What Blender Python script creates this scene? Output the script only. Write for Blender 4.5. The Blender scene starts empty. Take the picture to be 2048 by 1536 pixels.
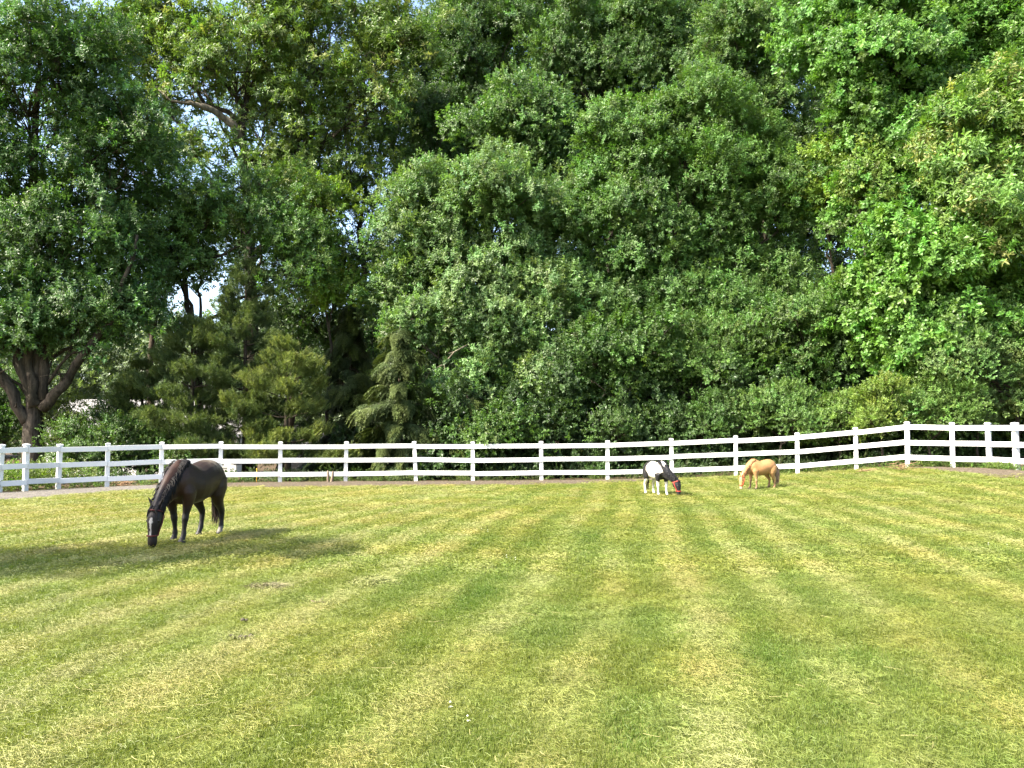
import bpy, bmesh, math, random
import numpy as np
from mathutils import Vector, Matrix, noise as mnoise
R = math.radians
sc = bpy.context.scene
COL = sc.collection

# ------------------------------------------------------------------ camera, sky, sun, exposure
F_PX, W_PX, H_PX = 1538.0, 2048.0, 1536.0
EYE = 1.6
PITCH = math.atan((875 - 768) / F_PX)
cam_d = bpy.data.cameras.new('camera')
cam_d.sensor_width = 36.0
cam_d.lens = 36.0 * F_PX / W_PX
cam_d.clip_start = 0.05
cam_d.clip_end = 2000
cam = bpy.data.objects.new('camera', cam_d)
COL.objects.link(cam)
cam.location = (0, 0, EYE)
cam.rotation_euler = (math.pi / 2 + PITCH, 0, 0)
sc.camera = cam

SUN_EL, SUN_AZ = R(43), R(28)        # azimuth: how far the sun stands behind the camera plane, from the left
to_sun = Vector((-math.cos(SUN_AZ) * math.cos(SUN_EL), -math.sin(SUN_AZ) * math.cos(SUN_EL), math.sin(SUN_EL)))
world = bpy.data.worlds.new('World')
sc.world = world
world.use_nodes = True
wn = world.node_tree.nodes
wl = world.node_tree.links
wn.clear()
sky = wn.new('ShaderNodeTexSky')
sky.sky_type = 'NISHITA'
sky.sun_disc = False
sky.sun_elevation = SUN_EL
sky.sun_rotation = math.atan2(to_sun.x, to_sun.y)
sky.air_density = 1.0
sky.dust_density = 3.0
sky.ozone_density = 1.0
bg = wn.new('ShaderNodeBackground')
bg.inputs['Strength'].default_value = 0.15
wo = wn.new('ShaderNodeOutputWorld')
wl.new(sky.outputs[0], bg.inputs['Color'])
wl.new(bg.outputs[0], wo.inputs['Surface'])

sun_d = bpy.data.lights.new('sun', 'SUN')
sun_d.energy = 5.0
sun_d.angle = R(0.53)
sun_d.color = (1.0, 0.93, 0.80)
sun = bpy.data.objects.new('sun', sun_d)
COL.objects.link(sun)
sun.location = (-30, -10, 30)
sun.rotation_euler = to_sun.to_track_quat('Z', 'Y').to_euler()

sc.view_settings.view_transform = 'Standard'
sc.view_settings.look = 'None'
sc.view_settings.exposure = 2.0
sc.view_settings.gamma = 1.0
sc.view_settings.use_curve_mapping = False
cy = sc.cycles
cy.max_bounces = 5
cy.diffuse_bounces = 3
cy.glossy_bounces = 2
cy.transmission_bounces = 3
cy.transparent_max_bounces = 4
cy.sample_clamp_indirect = 6.0
cy.caustics_reflective = False
cy.caustics_refractive = False
cy.use_denoising = True

# ------------------------------------------------------------------ helpers
def at(u, v, D):
    """point on the photograph's line of sight (u, v) at real distance D (world y)"""
    cp, sp = math.cos(PITCH), math.sin(PITCH)
    a, b = (u - W_PX / 2) / F_PX, (H_PX / 2 - v) / F_PX
    d = Vector((a, cp - sp * b, sp + cp * b))
    d *= D / d.y
    return Vector((d.x, d.y, EYE + d.z))

def tag(o, label=None, cat=None, group=None, kind=None):
    if label: o['label'] = label
    if cat: o['category'] = cat
    if group: o['group'] = group
    if kind: o['kind'] = kind
    return o

def empty(name, loc, rz=0.0):
    o = bpy.data.objects.new(name, None)
    COL.objects.link(o)
    o.location = loc
    o.rotation_euler = (0, 0, rz)
    o.empty_display_size = 0.2
    return o

def link(name, me, parent=None, mat=None):
    o = bpy.data.objects.new(name, me)
    COL.objects.link(o)
    if parent is not None:
        o.parent = parent
    if mat is not None and not me.materials:
        me.materials.append(mat)
    return o

def smooth(me):
    me.polygons.foreach_set('use_smooth', np.ones(len(me.polygons), dtype=bool))

def mesh_np(name, V, Fc):
    me = bpy.data.meshes.new(name)
    me.from_pydata([tuple(v) for v in V], [], [tuple(f) for f in Fc])
    me.update()
    return me

# ------------------------------------------------------------------ node helpers
def new_mat(name):
    m = bpy.data.materials.new(name)
    m.use_nodes = True
    nt = m.node_tree
    nt.nodes.clear()
    out = nt.nodes.new('ShaderNodeOutputMaterial')
    return m, nt, out

def nd(nt, typ, **kw):
    n = nt.nodes.new(typ)
    for k, v in kw.items():
        if k.startswith('i_'):
            key = k[2:]
            n.inputs[int(key) if key.isdigit() else key].default_value = v
        else:
            setattr(n, k, v)
    return n

def mixc(nt, fac, a, b, blend='MIX'):
    n = nt.nodes.new('ShaderNodeMix')
    n.data_type = 'RGBA'
    n.blend_type = blend
    for sock, val in ((n.inputs[0], fac), (n.inputs[6], a), (n.inputs[7], b)):
        if isinstance(val, bpy.types.NodeSocket):
            nt.links.new(val, sock)
        else:
            sock.default_value = val if not (isinstance(val, tuple) and len(val) == 3) else (*val, 1)
    return n.outputs[2]

def ramp(nt, fac, stops):
    n = nt.nodes.new('ShaderNodeValToRGB')
    cr = n.color_ramp
    while len(cr.elements) > len(stops):
        cr.elements.remove(cr.elements[-1])
    while len(cr.elements) < len(stops):
        cr.elements.new(0.5)
    for e, (p, c) in zip(cr.elements, stops):
        e.position = p
        e.color = (*c, 1) if len(c) == 3 else c
    nt.links.new(fac, n.inputs[0])
    return n.outputs[0]

def noise_tex(nt, scale, detail=4, rough=0.55, coord=None, stretch=None):
    n = nd(nt, 'ShaderNodeTexNoise', i_Scale=scale, i_Detail=detail, i_Roughness=rough)
    if coord is None:
        g = nt.nodes.new('ShaderNodeNewGeometry')
        coord = g.outputs['Position']
    if stretch:
        mp = nd(nt, 'ShaderNodeMapping')
        mp.inputs['Scale'].default_value = stretch
        nt.links.new(coord, mp.inputs[0])
        coord = mp.outputs[0]
    nt.links.new(coord, n.inputs['Vector'])
    return n.outputs[0]

def principled(nt, out, color, rough=0.7, spec=0.3, bump=None, bump_s=0.3, bump_d=0.02):
    p = nt.nodes.new('ShaderNodeBsdfPrincipled')
    if isinstance(color, bpy.types.NodeSocket):
        nt.links.new(color, p.inputs['Base Color'])
    else:
        p.inputs['Base Color'].default_value = (*color, 1)
    if isinstance(rough, bpy.types.NodeSocket):
        nt.links.new(rough, p.inputs['Roughness'])
    else:
        p.inputs['Roughness'].default_value = rough
    p.inputs['Specular IOR Level'].default_value = spec
    if bump is not None:
        b = nd(nt, 'ShaderNodeBump', i_Strength=bump_s, i_Distance=bump_d)
        nt.links.new(bump, b.inputs['Height'])
        nt.links.new(b.outputs[0], p.inputs['Normal'])
    nt.links.new(p.outputs[0], out.inputs[0])
    return p

def mat_leaf(name, trans=0.36, rough=0.44, spec=0.38):
    """leaf: colour comes with each instanced shoot ('col'), small change from leaf to leaf ('lv')"""
    m, nt, out = new_mat(name)
    a = nd(nt, 'ShaderNodeAttribute', attribute_type='INSTANCER', attribute_name='col')
    l = nd(nt, 'ShaderNodeAttribute', attribute_type='GEOMETRY', attribute_name='lv')
    br = nd(nt, 'ShaderNodeMapRange')
    br.inputs['To Min'].default_value = 0.72
    br.inputs['To Max'].default_value = 1.30
    nt.links.new(l.outputs['Fac'], br.inputs[0])
    vm = nd(nt, 'ShaderNodeVectorMath', operation='SCALE')
    nt.links.new(a.outputs['Color'], vm.inputs[0])
    nt.links.new(br.outputs[0], vm.inputs['Scale'])
    p = principled(nt, out, vm.outputs[0], rough, spec)
    t = nd(nt, 'ShaderNodeBsdfTranslucent')
    tc = mixc(nt, 1.0, vm.outputs[0], (1.25, 1.35, 0.55), 'MULTIPLY')
    nt.links.new(tc, t.inputs[0])
    mx = nd(nt, 'ShaderNodeMixShader', i_0=trans)
    nt.links.new(p.outputs[0], mx.inputs[1])
    nt.links.new(t.outputs[0], mx.inputs[2])
    nt.links.new(mx.outputs[0], out.inputs[0])
    return m

def mat_bark(name, c1, c2, scale=6):
    m, nt, out = new_mat(name)
    n1 = noise_tex(nt, scale, 5, 0.65, stretch=(1, 1, 0.22))
    n2 = noise_tex(nt, 1.3, 3)
    c = ramp(nt, n1, [(0.3, c1), (0.7, c2)])
    c = mixc(nt, 1.0, c, ramp(nt, n2, [(0.3, (0.55, 0.58, 0.5)), (0.7, (1.25, 1.22, 1.15))]), 'MULTIPLY')
    principled(nt, out, c, 0.9, 0.15, bump=n1, bump_s=0.9, bump_d=0.05)
    return m

M = {}
M['leaf'] = mat_leaf('leaf')
M['needle'] = mat_leaf('needle', trans=0.2, rough=0.5, spec=0.3)
M['blade'] = mat_leaf('grass_blade', trans=0.38, rough=0.5, spec=0.3)
M['straw'] = mat_leaf('straw', trans=0.2, rough=0.6, spec=0.25)
M['bark'] = mat_bark('bark_oak', (0.012, 0.010, 0.008), (0.088, 0.072, 0.058), 7)
M['bark_pale'] = mat_bark('bark_pale', (0.16, 0.13, 0.10), (0.36, 0.31, 0.25))
M['bark_mid'] = mat_bark('bark_mid', (0.07, 0.058, 0.045), (0.22, 0.185, 0.145))
M['bark_dark'] = mat_bark('bark_dark', (0.03, 0.024, 0.018), (0.09, 0.07, 0.055))

def mat_vinyl():
    m, nt, out = new_mat('white_vinyl')
    n = noise_tex(nt, 1.7, 5, 0.6)
    n2 = noise_tex(nt, 34, 3, 0.6)
    c = ramp(nt, n, [(0.25, (0.57, 0.57, 0.55)), (0.6, (0.67, 0.67, 0.66))])
    sp = ramp(nt, n2, [(0.25, (0.55, 0.53, 0.48)), (0.34, (1, 1, 1))])
    c = mixc(nt, 0.55, c, sp, 'MULTIPLY')
    # green-grey splash dirt near the soil
    tc = nt.nodes.new('ShaderNodeTexCoord')
    sx = nt.nodes.new('ShaderNodeSeparateXYZ')
    nt.links.new(tc.outputs['Object'], sx.inputs[0])
    mr = nd(nt, 'ShaderNodeMapRange')
    mr.inputs['From Min'].default_value = 0.0
    mr.inputs['From Max'].default_value = 0.28
    mr.inputs['To Min'].default_value = 0.5
    mr.inputs['To Max'].default_value = 0.0
    nt.links.new(sx.outputs['Z'], mr.inputs[0])
    mm = nd(nt, 'ShaderNodeMath', operation='MULTIPLY')
    nt.links.new(mr.outputs[0], mm.inputs[0])
    nt.links.new(n, mm.inputs[1])
    c = mixc(nt, mm.outputs[0], c, (0.30, 0.29, 0.20))
    principled(nt, out, c, 0.42, 0.4)
    return m
M['vinyl'] = mat_vinyl()

def mat_ground():
    m, nt, out = new_mat('field_soil_and_turf')
    n1 = noise_tex(nt, 0.35, 4)
    n2 = noise_tex(nt, 9, 5, 0.7)
    n3 = noise_tex(nt, 60, 3, 0.7)
    c = ramp(nt, n2, [(0.3, (0.06, 0.085, 0.018)), (0.55, (0.11, 0.14, 0.03)), (0.75, (0.20, 0.18, 0.06))])
    c = mixc(nt, 0.4, c, ramp(nt, n1, [(0.3, (0.08, 0.12, 0.02)), (0.7, (0.20, 0.19, 0.06))]))
    a = nd(nt, 'ShaderNodeAttribute', attribute_type='GEOMETRY', attribute_name='wood')
    litter = ramp(nt, n3, [(0.3, (0.035, 0.026, 0.016)), (0.7, (0.12, 0.085, 0.05))])
    c = mixc(nt, a.outputs['Fac'], c, litter)
    principled(nt, out, c, 0.95, 0.1, bump=n3, bump_s=0.6, bump_d=0.03)
    return m
M['ground'] = mat_ground()

def mat_mulch(name, a, b, c_, sc_=45):
    m, nt, out = new_mat(name)
    v = nd(nt, 'ShaderNodeTexVoronoi', i_Scale=sc_)
    g = nt.nodes.new('ShaderNodeNewGeometry')
    nt.links.new(g.outputs['Position'], v.inputs['Vector'])
    n = noise_tex(nt, 1.2, 4)
    sx = nd(nt, 'ShaderNodeSeparateColor')
    nt.links.new(v.outputs['Color'], sx.inputs[0])
    col = ramp(nt, sx.outputs[0], [(0.0, a), (0.5, b), (1.0, c_)])
    col = mixc(nt, n, col, b)
    principled(nt, out, col, 0.9, 0.15, bump=v.outputs['Distance'], bump_s=0.8, bump_d=0.03)
    return m
M['mulch'] = mat_mulch('mulch', (0.03, 0.023, 0.016), (0.085, 0.066, 0.045), (0.20, 0.165, 0.12), 26)
M['gravel'] = mat_mulch('gravel', (0.045, 0.04, 0.034), (0.12, 0.107, 0.092), (0.25, 0.23, 0.20), 22)

# ------------------------------------------------------------------ fence line measured on the photograph: (u, y of the base, distance, top lean)
POSTS = [(-150, 992, 21.4), (-70, 989, 22.3), (-2, 985, 23.1), (50, 982, 23.6), (116, 978.5, 24.6), (214, 974, 25.3), (322, 969, 26.1), (440, 966, 26.8),
         (560, 964.5, 27.4), (691, 962.5, 28.0), (832, 963, 28.3), (946, 962, 28.3), (1083, 961, 28.3),
         (1215, 959.5, 28.3), (1344, 956, 28.1), (1472, 951.5, 27.7), (1595, 948, 26.9), (1713, 938.5, 26.5),
         (1816, 931, 25.3), (1906, 935, 24.6), (1980, 937, 24.1), (2034, 940, 23.3), (2075, 943, 22.5), (2140, 948, 21.2), (2220, 955, 19.8)]
# ------------------------------------------------------------------ terrain
ctrl = [at(u, v, D) for u, v, D in POSTS]
ctrl += [at(415, 1081, 11.83), at(330, 1084, 11.7), at(1310, 990, 21.4), at(1520, 981, 23.1)]
ctrl += [Vector((x, y, 0)) for x, y in ((-8, 3), (0, 2), (8, 3), (0, 8), (-12, 8), (12, 8), (0, 14), (8, 15), (-14, 15),
                                         (0, 20), (-8, 20), (0, 25), (-6, 24.5), (-4, -6), (6, -6))]
ctrl += [Vector((16, 16, .25)), Vector((20, 8, .2)), Vector((-22, 30, -.3)), Vector((-10, 40, -.6)), Vector((6, 40, .0)),
         Vector((20, 38, 1.0)), Vector((30, 30, 1.2)), Vector((-30, 15, 0)), Vector((0, 60, .2)), Vector((-30, 70, -1.0)),
         Vector((30, 60, 2.0)), Vector((-70, 100, -1)), Vector((70, 100, 3)), Vector((0, 130, 0)), Vector((-60, -20, 0)), Vector((60, -20, 0))]
CP = np.array([[p.x, p.y] for p in ctrl])
CZ = np.array([p.z for p in ctrl])
def _phi(r): return np.where(r > 1e-9, r * r * np.log(np.maximum(r, 1e-9)), 0) * 0 + r
_A = _phi(np.linalg.norm(CP[:, None] - CP[None], axis=2)) - 0.35 * np.eye(len(CP))
_P = np.c_[np.ones(len(CP)), CP]
_S = np.block([[_A, _P], [_P.T, np.zeros((3, 3))]])
_W = np.linalg.solve(_S, np.r_[CZ, 0, 0, 0])
def gz(x, y):
    """height of the ground"""
    x = np.atleast_1d(np.asarray(x, float)); y = np.atleast_1d(np.asarray(y, float))
    q = np.c_[np.clip(x, -90, 90), np.clip(y, -30, 140)]
    out = np.empty(len(q))
    for s in range(0, len(q), 20000):
        b = q[s:s + 20000]
        r = np.sqrt(((b[:, None] - CP[None]) ** 2).sum(2) + 0.5)
        out[s:s + 20000] = _phi(r) @ _W[:-3] + np.c_[np.ones(len(b)), b] @ _W[-3:]
    return out
def gz1(x, y): return float(gz([x], [y])[0])
def ground_hit(u, v):
    D = 20.0
    lo, hi = 2.0, 60.0
    for D in np.arange(2.0, 60.0, 0.1):
        p = at(u, v, D)
        if p.z <= gz1(p.x, p.y):
            return p
    return at(u, v, 60)

FX = np.array([at(u, v, D).x for u, v, D in POSTS])
FY = np.array([at(u, v, D).y for u, v, D in POSTS])
def behind_fence(x, y):
    """>0 behind the fence line (seen from the paddock), measured along y"""
    x = np.asarray(x, float); y = np.asarray(y, float)
    fy = np.interp(x, FX[:21], FY[:21])
    fy = np.where(x < FX[0], FY[0] + (x - FX[0]) * 0.8, fy)
    fy = np.where(x > FX[20], FY[20] - (x - FX[20]) * 3.0, fy)
    return y - fy

def build_ground():
    def axis(lo, hi, step, far, n):
        core = np.arange(lo, hi + 1e-6, step)
        ext = np.geomspace(1, far, n)
        return np.r_[lo - ext[::-1], core, hi + ext]
    xs = axis(-30, 30, 0.6, 900, 14)
    ys = axis(-10, 50, 0.6, 900, 14)
    X, Y = np.meshgrid(xs, ys)
    Z = gz(X.ravel(), Y.ravel())
    V = np.c_[X.ravel(), Y.ravel(), Z]
    nx, ny = len(xs), len(ys)
    i = np.arange(nx * ny).reshape(ny, nx)
    Fq = np.stack([i[:-1, :-1], i[:-1, 1:], i[1:, 1:], i[1:, :-1]], -1).reshape(-1, 4)
    me = mesh_np('ground', V, Fq)
    smooth(me)
    a = me.attributes.new('wood', 'FLOAT', 'POINT')
    b = behind_fence(V[:, 0], V[:, 1])
    a.data.foreach_set('value', np.clip((b + 0.3) / 0.9, 0, 1).astype(np.float32))
    o = link('ground', me, None, M['ground'])
    tag(o, kind='structure')
build_ground()

def strip(name, inner_px, outer_px, mat, label=None, n=8, lift=0.02):
    """sheet of soil between two pixel-measured edges, following the ground"""
    I = [ground_hit(*p) if not isinstance(p, Vector) else p for p in inner_px]
    O = [ground_hit(*p) if not isinstance(p, Vector) else p for p in outer_px]
    def dense(L, k):
        out = []
        for a, b in zip(L[:-1], L[1:]):
            for t in range(k):
                out.append(a.lerp(b, t / k))
        out.append(L[-1]); return out
    I, O = dense(I, 6), dense(O, 6)
    V, Fq = [], []
    rnd = random.Random(4)
    for a, b in zip(I, O):
        jit = rnd.uniform(-0.12, 0.12)
        for j in range(n + 1):
            t = j / n
            p = a.lerp(b, t * (1 + jit))
            V.append((p.x, p.y, 0))
    V = np.array(V)
    edge = np.tile(np.abs(np.linspace(-1, 1, n + 1)), len(I))
    V[:, 2] = gz(V[:, 0], V[:, 1]) + lift - 0.035 * (edge > 0.99)
    w = n + 1
    for k in range(len(I) - 1):
        for j in range(n):
            Fq.append((k * w + j, (k + 1) * w + j, (k + 1) * w + j + 1, k * w + j + 1))
    me = mesh_np(name, V, Fq); smooth(me)
    o = link(name, me, None, mat)
    tag(o, kind='structure')
    return o

def back_of(i, d):
    u, v, D = POSTS[i]
    p = at(u, v, D)
    return Vector((p.x + (0.25 * d if i < 6 else 0) * -1, p.y + d, p.z))
strip('gravel_strip', [back_of(i, 0.10) for i in range(2, 8)],
      [(-8, 1003), (48, 999), (112, 993), (210, 985), (318, 979), (438, 976)], M['gravel'])
strip('mulch_strip', [back_of(i, 0.3) for i in range(7, 15)],
      [(440, 976.5), (560, 975.5), (690, 974), (830, 972.5), (946, 971.5), (1083, 970), (1215, 966), (1344, 958)], M['mulch'])
strip('bare_soil', [back_of(i, 0.25) for i in range(18, 23)],
      [(1825, 936), (1880, 941), (1940, 947), (2005, 956), (2110, 975)], M['mulch'])

# ------------------------------------------------------------------ scattering of shoots, tufts and blades (geometry-instanced)
def scatter_tree(name, meshes):
    ng = bpy.data.node_groups.new(name, 'GeometryNodeTree')
    ng.interface.new_socket('Geometry', in_out='INPUT', socket_type='NodeSocketGeometry')
    ng.interface.new_socket('Geometry', in_out='OUTPUT', socket_type='NodeSocketGeometry')
    N, L = ng.nodes, ng.links
    gi, go = N.new('NodeGroupInput'), N.new('NodeGroupOutput')
    join = N.new('GeometryNodeJoinGeometry')
    for me in meshes:
        ob = bpy.data.objects.new('source_' + me.name, me)
        oi = N.new('GeometryNodeObjectInfo')
        oi.inputs['Object'].default_value = ob
        oi.inputs['As Instance'].default_value = False
        g2 = N.new('GeometryNodeGeometryToInstance')
        L.new(oi.outputs['Geometry'], g2.inputs[0])
        L.new(g2.outputs[0], join.inputs[0])
    iop = N.new('GeometryNodeInstanceOnPoints')
    L.new(gi.outputs[0], iop.inputs['Points'])
    L.new(join.outputs[0], iop.inputs['Instance'])
    iop.inputs['Pick Instance'].default_value = True
    def attr(nm, typ):
        a = N.new('GeometryNodeInputNamedAttribute')
        a.data_type = typ
        a.inputs['Name'].default_value = nm
        return a.outputs['Attribute']
    L.new(attr('idx', 'INT'), iop.inputs['Instance Index'])
    e2r = N.new('FunctionNodeEulerToRotation')
    L.new(attr('rot', 'FLOAT_VECTOR'), e2r.inputs[0])
    L.new(e2r.outputs[0], iop.inputs['Rotation'])
    L.new(attr('scl', 'FLOAT_VECTOR'), iop.inputs['Scale'])
    L.new(iop.outputs[0], go.inputs[0])
    return ng, len(meshes)

def scatter(name, P, rot, scl, col, idx, group, parent=None):
    n = len(P)
    me = bpy.data.meshes.new(name)
    me.vertices.add(n)
    me.vertices.foreach_set('co', np.asarray(P, np.float32).ravel())
    for nm, typ, key, arr in (('rot', 'FLOAT_VECTOR', 'vector', rot), ('scl', 'FLOAT_VECTOR', 'vector', scl)):
        a = me.attributes.new(nm, typ, 'POINT')
        a.data.foreach_set(key, np.asarray(arr, np.float32).ravel())
    a = me.attributes.new('col', 'FLOAT_COLOR', 'POINT')
    a.data.foreach_set('color', np.c_[np.asarray(col, np.float32), np.ones(n, np.float32)].astype(np.float32).ravel())
    a = me.attributes.new('idx', 'INT', 'POINT')
    a.data.foreach_set('value', np.asarray(idx, np.int32))
    me.update()
    o = link(name, me, parent)
    md = o.modifiers.new('scatter', 'NODES')
    md.node_group = group
    return o

def axis_euler(A, rng, jit=0.45):
    """euler angles that turn +Z into the directions A"""
    A = A / np.linalg.norm(A, axis=1)[:, None]
    th = np.arccos(np.clip(A[:, 2], -1, 1))
    ph = np.arctan2(A[:, 1], A[:, 0])
    return np.c_[rng.normal(0, jit, len(A)), th, ph]

class Bits:
    """collects many small faces with a per-piece value 'lv'"""
    def __init__(s): s.V, s.F, s.L = [], [], []
    def add(s, verts, faces, lv):
        b = len(s.V)
        s.V += [tuple(v) for v in verts]
        s.F += [tuple(b + i for i in f) for f in faces]
        s.L += [lv] * len(verts)
    def mesh(s, name, mat):
        me = bpy.data.meshes.new(name)
        me.from_pydata(s.V, [], s.F)
        a = me.attributes.new('lv', 'FLOAT', 'POINT')
        a.data.foreach_set('value', np.array(s.L, np.float32))
        me.materials.append(mat)
        me.update()
        return me

def frame(d):
    d = d.normalized()
    s = d.cross(Vector((0, 0, 1)))
    if s.length < 1e-3: s = Vector((1, 0, 0))
    s.normalize()
    return d, s, s.cross(d)

OAK = [(0.0, 0.05), (0.16, 0.13), (0.26, 0.10), (0.38, 0.26), (0.48, 0.14), (0.62, 0.30), (0.72, 0.15), (0.84, 0.17), (1.0, 0.0)]
ELL = [(0.0, 0.03), (0.3, 0.19), (0.62, 0.17), (1.0, 0.0)]
OVA = [(0.0, 0.05), (0.35, 0.30), (0.7, 0.22), (1.0, 0.0)]
LNG = [(0.0, 0.02), (0.3, 0.12), (0.65, 0.15), (1.0, 0.0)]
def leaf(B, base, d, up_hint, size, outline, droop, lv):
    d = d.normalized()
    s = d.cross(up_hint)
    if s.length < 1e-3: s = Vector((1, 0, 0))
    s.normalize()
    n = s.cross(d).normalized()
    V, Fc = [], []
    k = len(outline)
    for t, w in outline:
        c = base + d * (t * size) - Vector((0, 0, 1)) * (droop * size * t * t)
        V.append(c - n * 0.0)
        V.append(c + s * (w * size) + n * (w * size * 0.35))
        V.append(c - s * (w * size) + n * (w * size * 0.35))
    for i in range(k - 1):
        a, b = 3 * i, 3 * i + 3
        if i == k - 2:
            Fc += [(a, a + 1, b), (a, b, a + 2)]
        else:
            Fc += [(a, a + 1, b + 1, b), (a, b, b + 2, a + 2)]
    B.add(V, Fc, lv)

def shoot_mesh(name, seed, outline, size, shoots=5, leaves=11, spread=0.38, length=0.26, droop=0.35, twig=True):
    rnd = random.Random(seed)
    B = Bits()
    for s in range(shoots):
        ang = rnd.uniform(0, 6.283)
        rr = spread * math.sqrt(rnd.random())
        o = Vector((math.cos(ang) * rr, math.sin(ang) * rr, rnd.uniform(-0.2, 0.12)))
        ax = Vector((o.x * 1.1 + rnd.uniform(-.25, .25), o.y * 1.1 + rnd.uniform(-.25, .25), 0.75)).normalized()
        base_lv = rnd.uniform(0.15, 0.85)
        for k in range(leaves):
            t = (k + rnd.random()) / leaves
            p = o + ax * (t * length)
            a = k * 2.39996 + rnd.uniform(-.5, .5)
            open_ = R(88 - 58 * t + rnd.uniform(-18, 18))
            _, e1, e2 = frame(ax)
            d = ax * math.cos(open_) + (e1 * math.cos(a) + e2 * math.sin(a)) * math.sin(open_)
            leaf(B, p, d, ax + Vector((rnd.uniform(-.4, .4), rnd.uniform(-.4, .4), rnd.uniform(-.2, .5))),
                 size * rnd.uniform(0.7, 1.15), outline, droop * rnd.uniform(0.3, 1.4), min(1, max(0, base_lv + rnd.uniform(-.3, .3))))
    return B.mesh(name, M['leaf'])

def needle_mesh(name, seed):
    """spray of soft pine tufts along a few upturned twigs"""
    rnd = random.Random(seed)
    B = Bits()
    for tw in range(7):
        a = rnd.uniform(0, 6.28)
        o = Vector((math.cos(a), math.sin(a), 0)) * rnd.uniform(0, 0.3) + Vector((0, 0, rnd.uniform(-.1, .05)))
        ax = Vector((rnd.uniform(-.5, .5), rnd.uniform(-.5, .5), 1)).normalized()
        L = rnd.uniform(0.12, 0.28)
        lv = rnd.uniform(0.1, 0.9)
        _, e1, e2 = frame(ax)
        for k in range(46):
            t = rnd.random()
            p = o + ax * (t * L)
            b = rnd.uniform(0, 6.28)
            op = R(rnd.uniform(18, 75) * (1.15 - 0.6 * t))
            d = ax * math.cos(op) + (e1 * math.cos(b) + e2 * math.sin(b)) * math.sin(op)
            s = d.cross(Vector((rnd.uniform(-1, 1), rnd.uniform(-1, 1), rnd.uniform(-1, 1)))).normalized() * 0.0045
            q = p + d * rnd.uniform(0.07, 0.13)
            B.add([p - s, p + s, q], [(0, 1, 2)], min(1, max(0, lv + rnd.uniform(-.2, .2))))
    return B.mesh(name, M['needle'])

def hemlock_mesh(name, seed):
    """flat, feathery, drooping spray lying along +Z (outward) and hanging"""
    rnd = random.Random(seed)
    B = Bits()
    for r in range(3):
        yaw = rnd.uniform(-.5, .5)
        lv = rnd.uniform(.2, .8)
        L = rnd.uniform(0.4, 0.62)
        for i in range(11):
            t = i / 10
            c = Vector((math.sin(yaw) * L * t, -0.12 * r - 0.28 * t * t, L * t))
            for sgn in (-1, 1):
                l2 = 0.2 * (1.05 - t) + 0.03
                for j in range(5):
                    w = j / 4
                    p = c + Vector((sgn * l2 * w, -0.06 * w * w, 0.10 * w))
                    for q in range(1):
                        d = Vector((rnd.uniform(-.6, .6) + sgn * .4, rnd.uniform(-.35, .1), rnd.uniform(.1, .9))).normalized()
                        s = Vector((d.z, 0, -d.x)).normalized() * 0.019
                        B.add([p - s, p + s, p + d * 0.085], [(0, 1, 2)], min(1, max(0, lv + rnd.uniform(-.2, .2))))
    return B.mesh(name, M['needle'])

KIND = {}
KIND['oak'] = scatter_tree('oak_shoots', [shoot_mesh(f'oak_shoot_{i}', 10 + i, ELL, 0.145, 6, 11) for i in range(6)])
KIND['maple'] = scatter_tree('maple_shoots', [shoot_mesh(f'maple_shoot_{i}', 30 + i, OVA, 0.125, 6, 11) for i in range(6)])
KIND['lobed'] = scatter_tree('lobed_shoots', [shoot_mesh(f'lobed_shoot_{i}', 50 + i, OAK, 0.19, 4, 10, 0.34, 0.24) for i in range(6)])
KIND['long'] = scatter_tree('long_shoots', [shoot_mesh(f'long_shoot_{i}', 70 + i, LNG, 0.24, 4, 10, 0.36, 0.22, 0.4) for i in range(6)])
KIND['small'] = scatter_tree('small_shoots', [shoot_mesh(f'small_shoot_{i}', 90 + i, OVA, 0.075, 7, 11, 0.26, 0.22, 0.2) for i in range(6)])
KIND['pine'] = scatter_tree('pine_tufts', [needle_mesh(f'pine_tuft_{i}', 110 + i) for i in range(5)])
KIND['hemlock'] = scatter_tree('hemlock_sprays', [hemlock_mesh(f'hemlock_spray_{i}', 130 + i) for i in range(5)])

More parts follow.
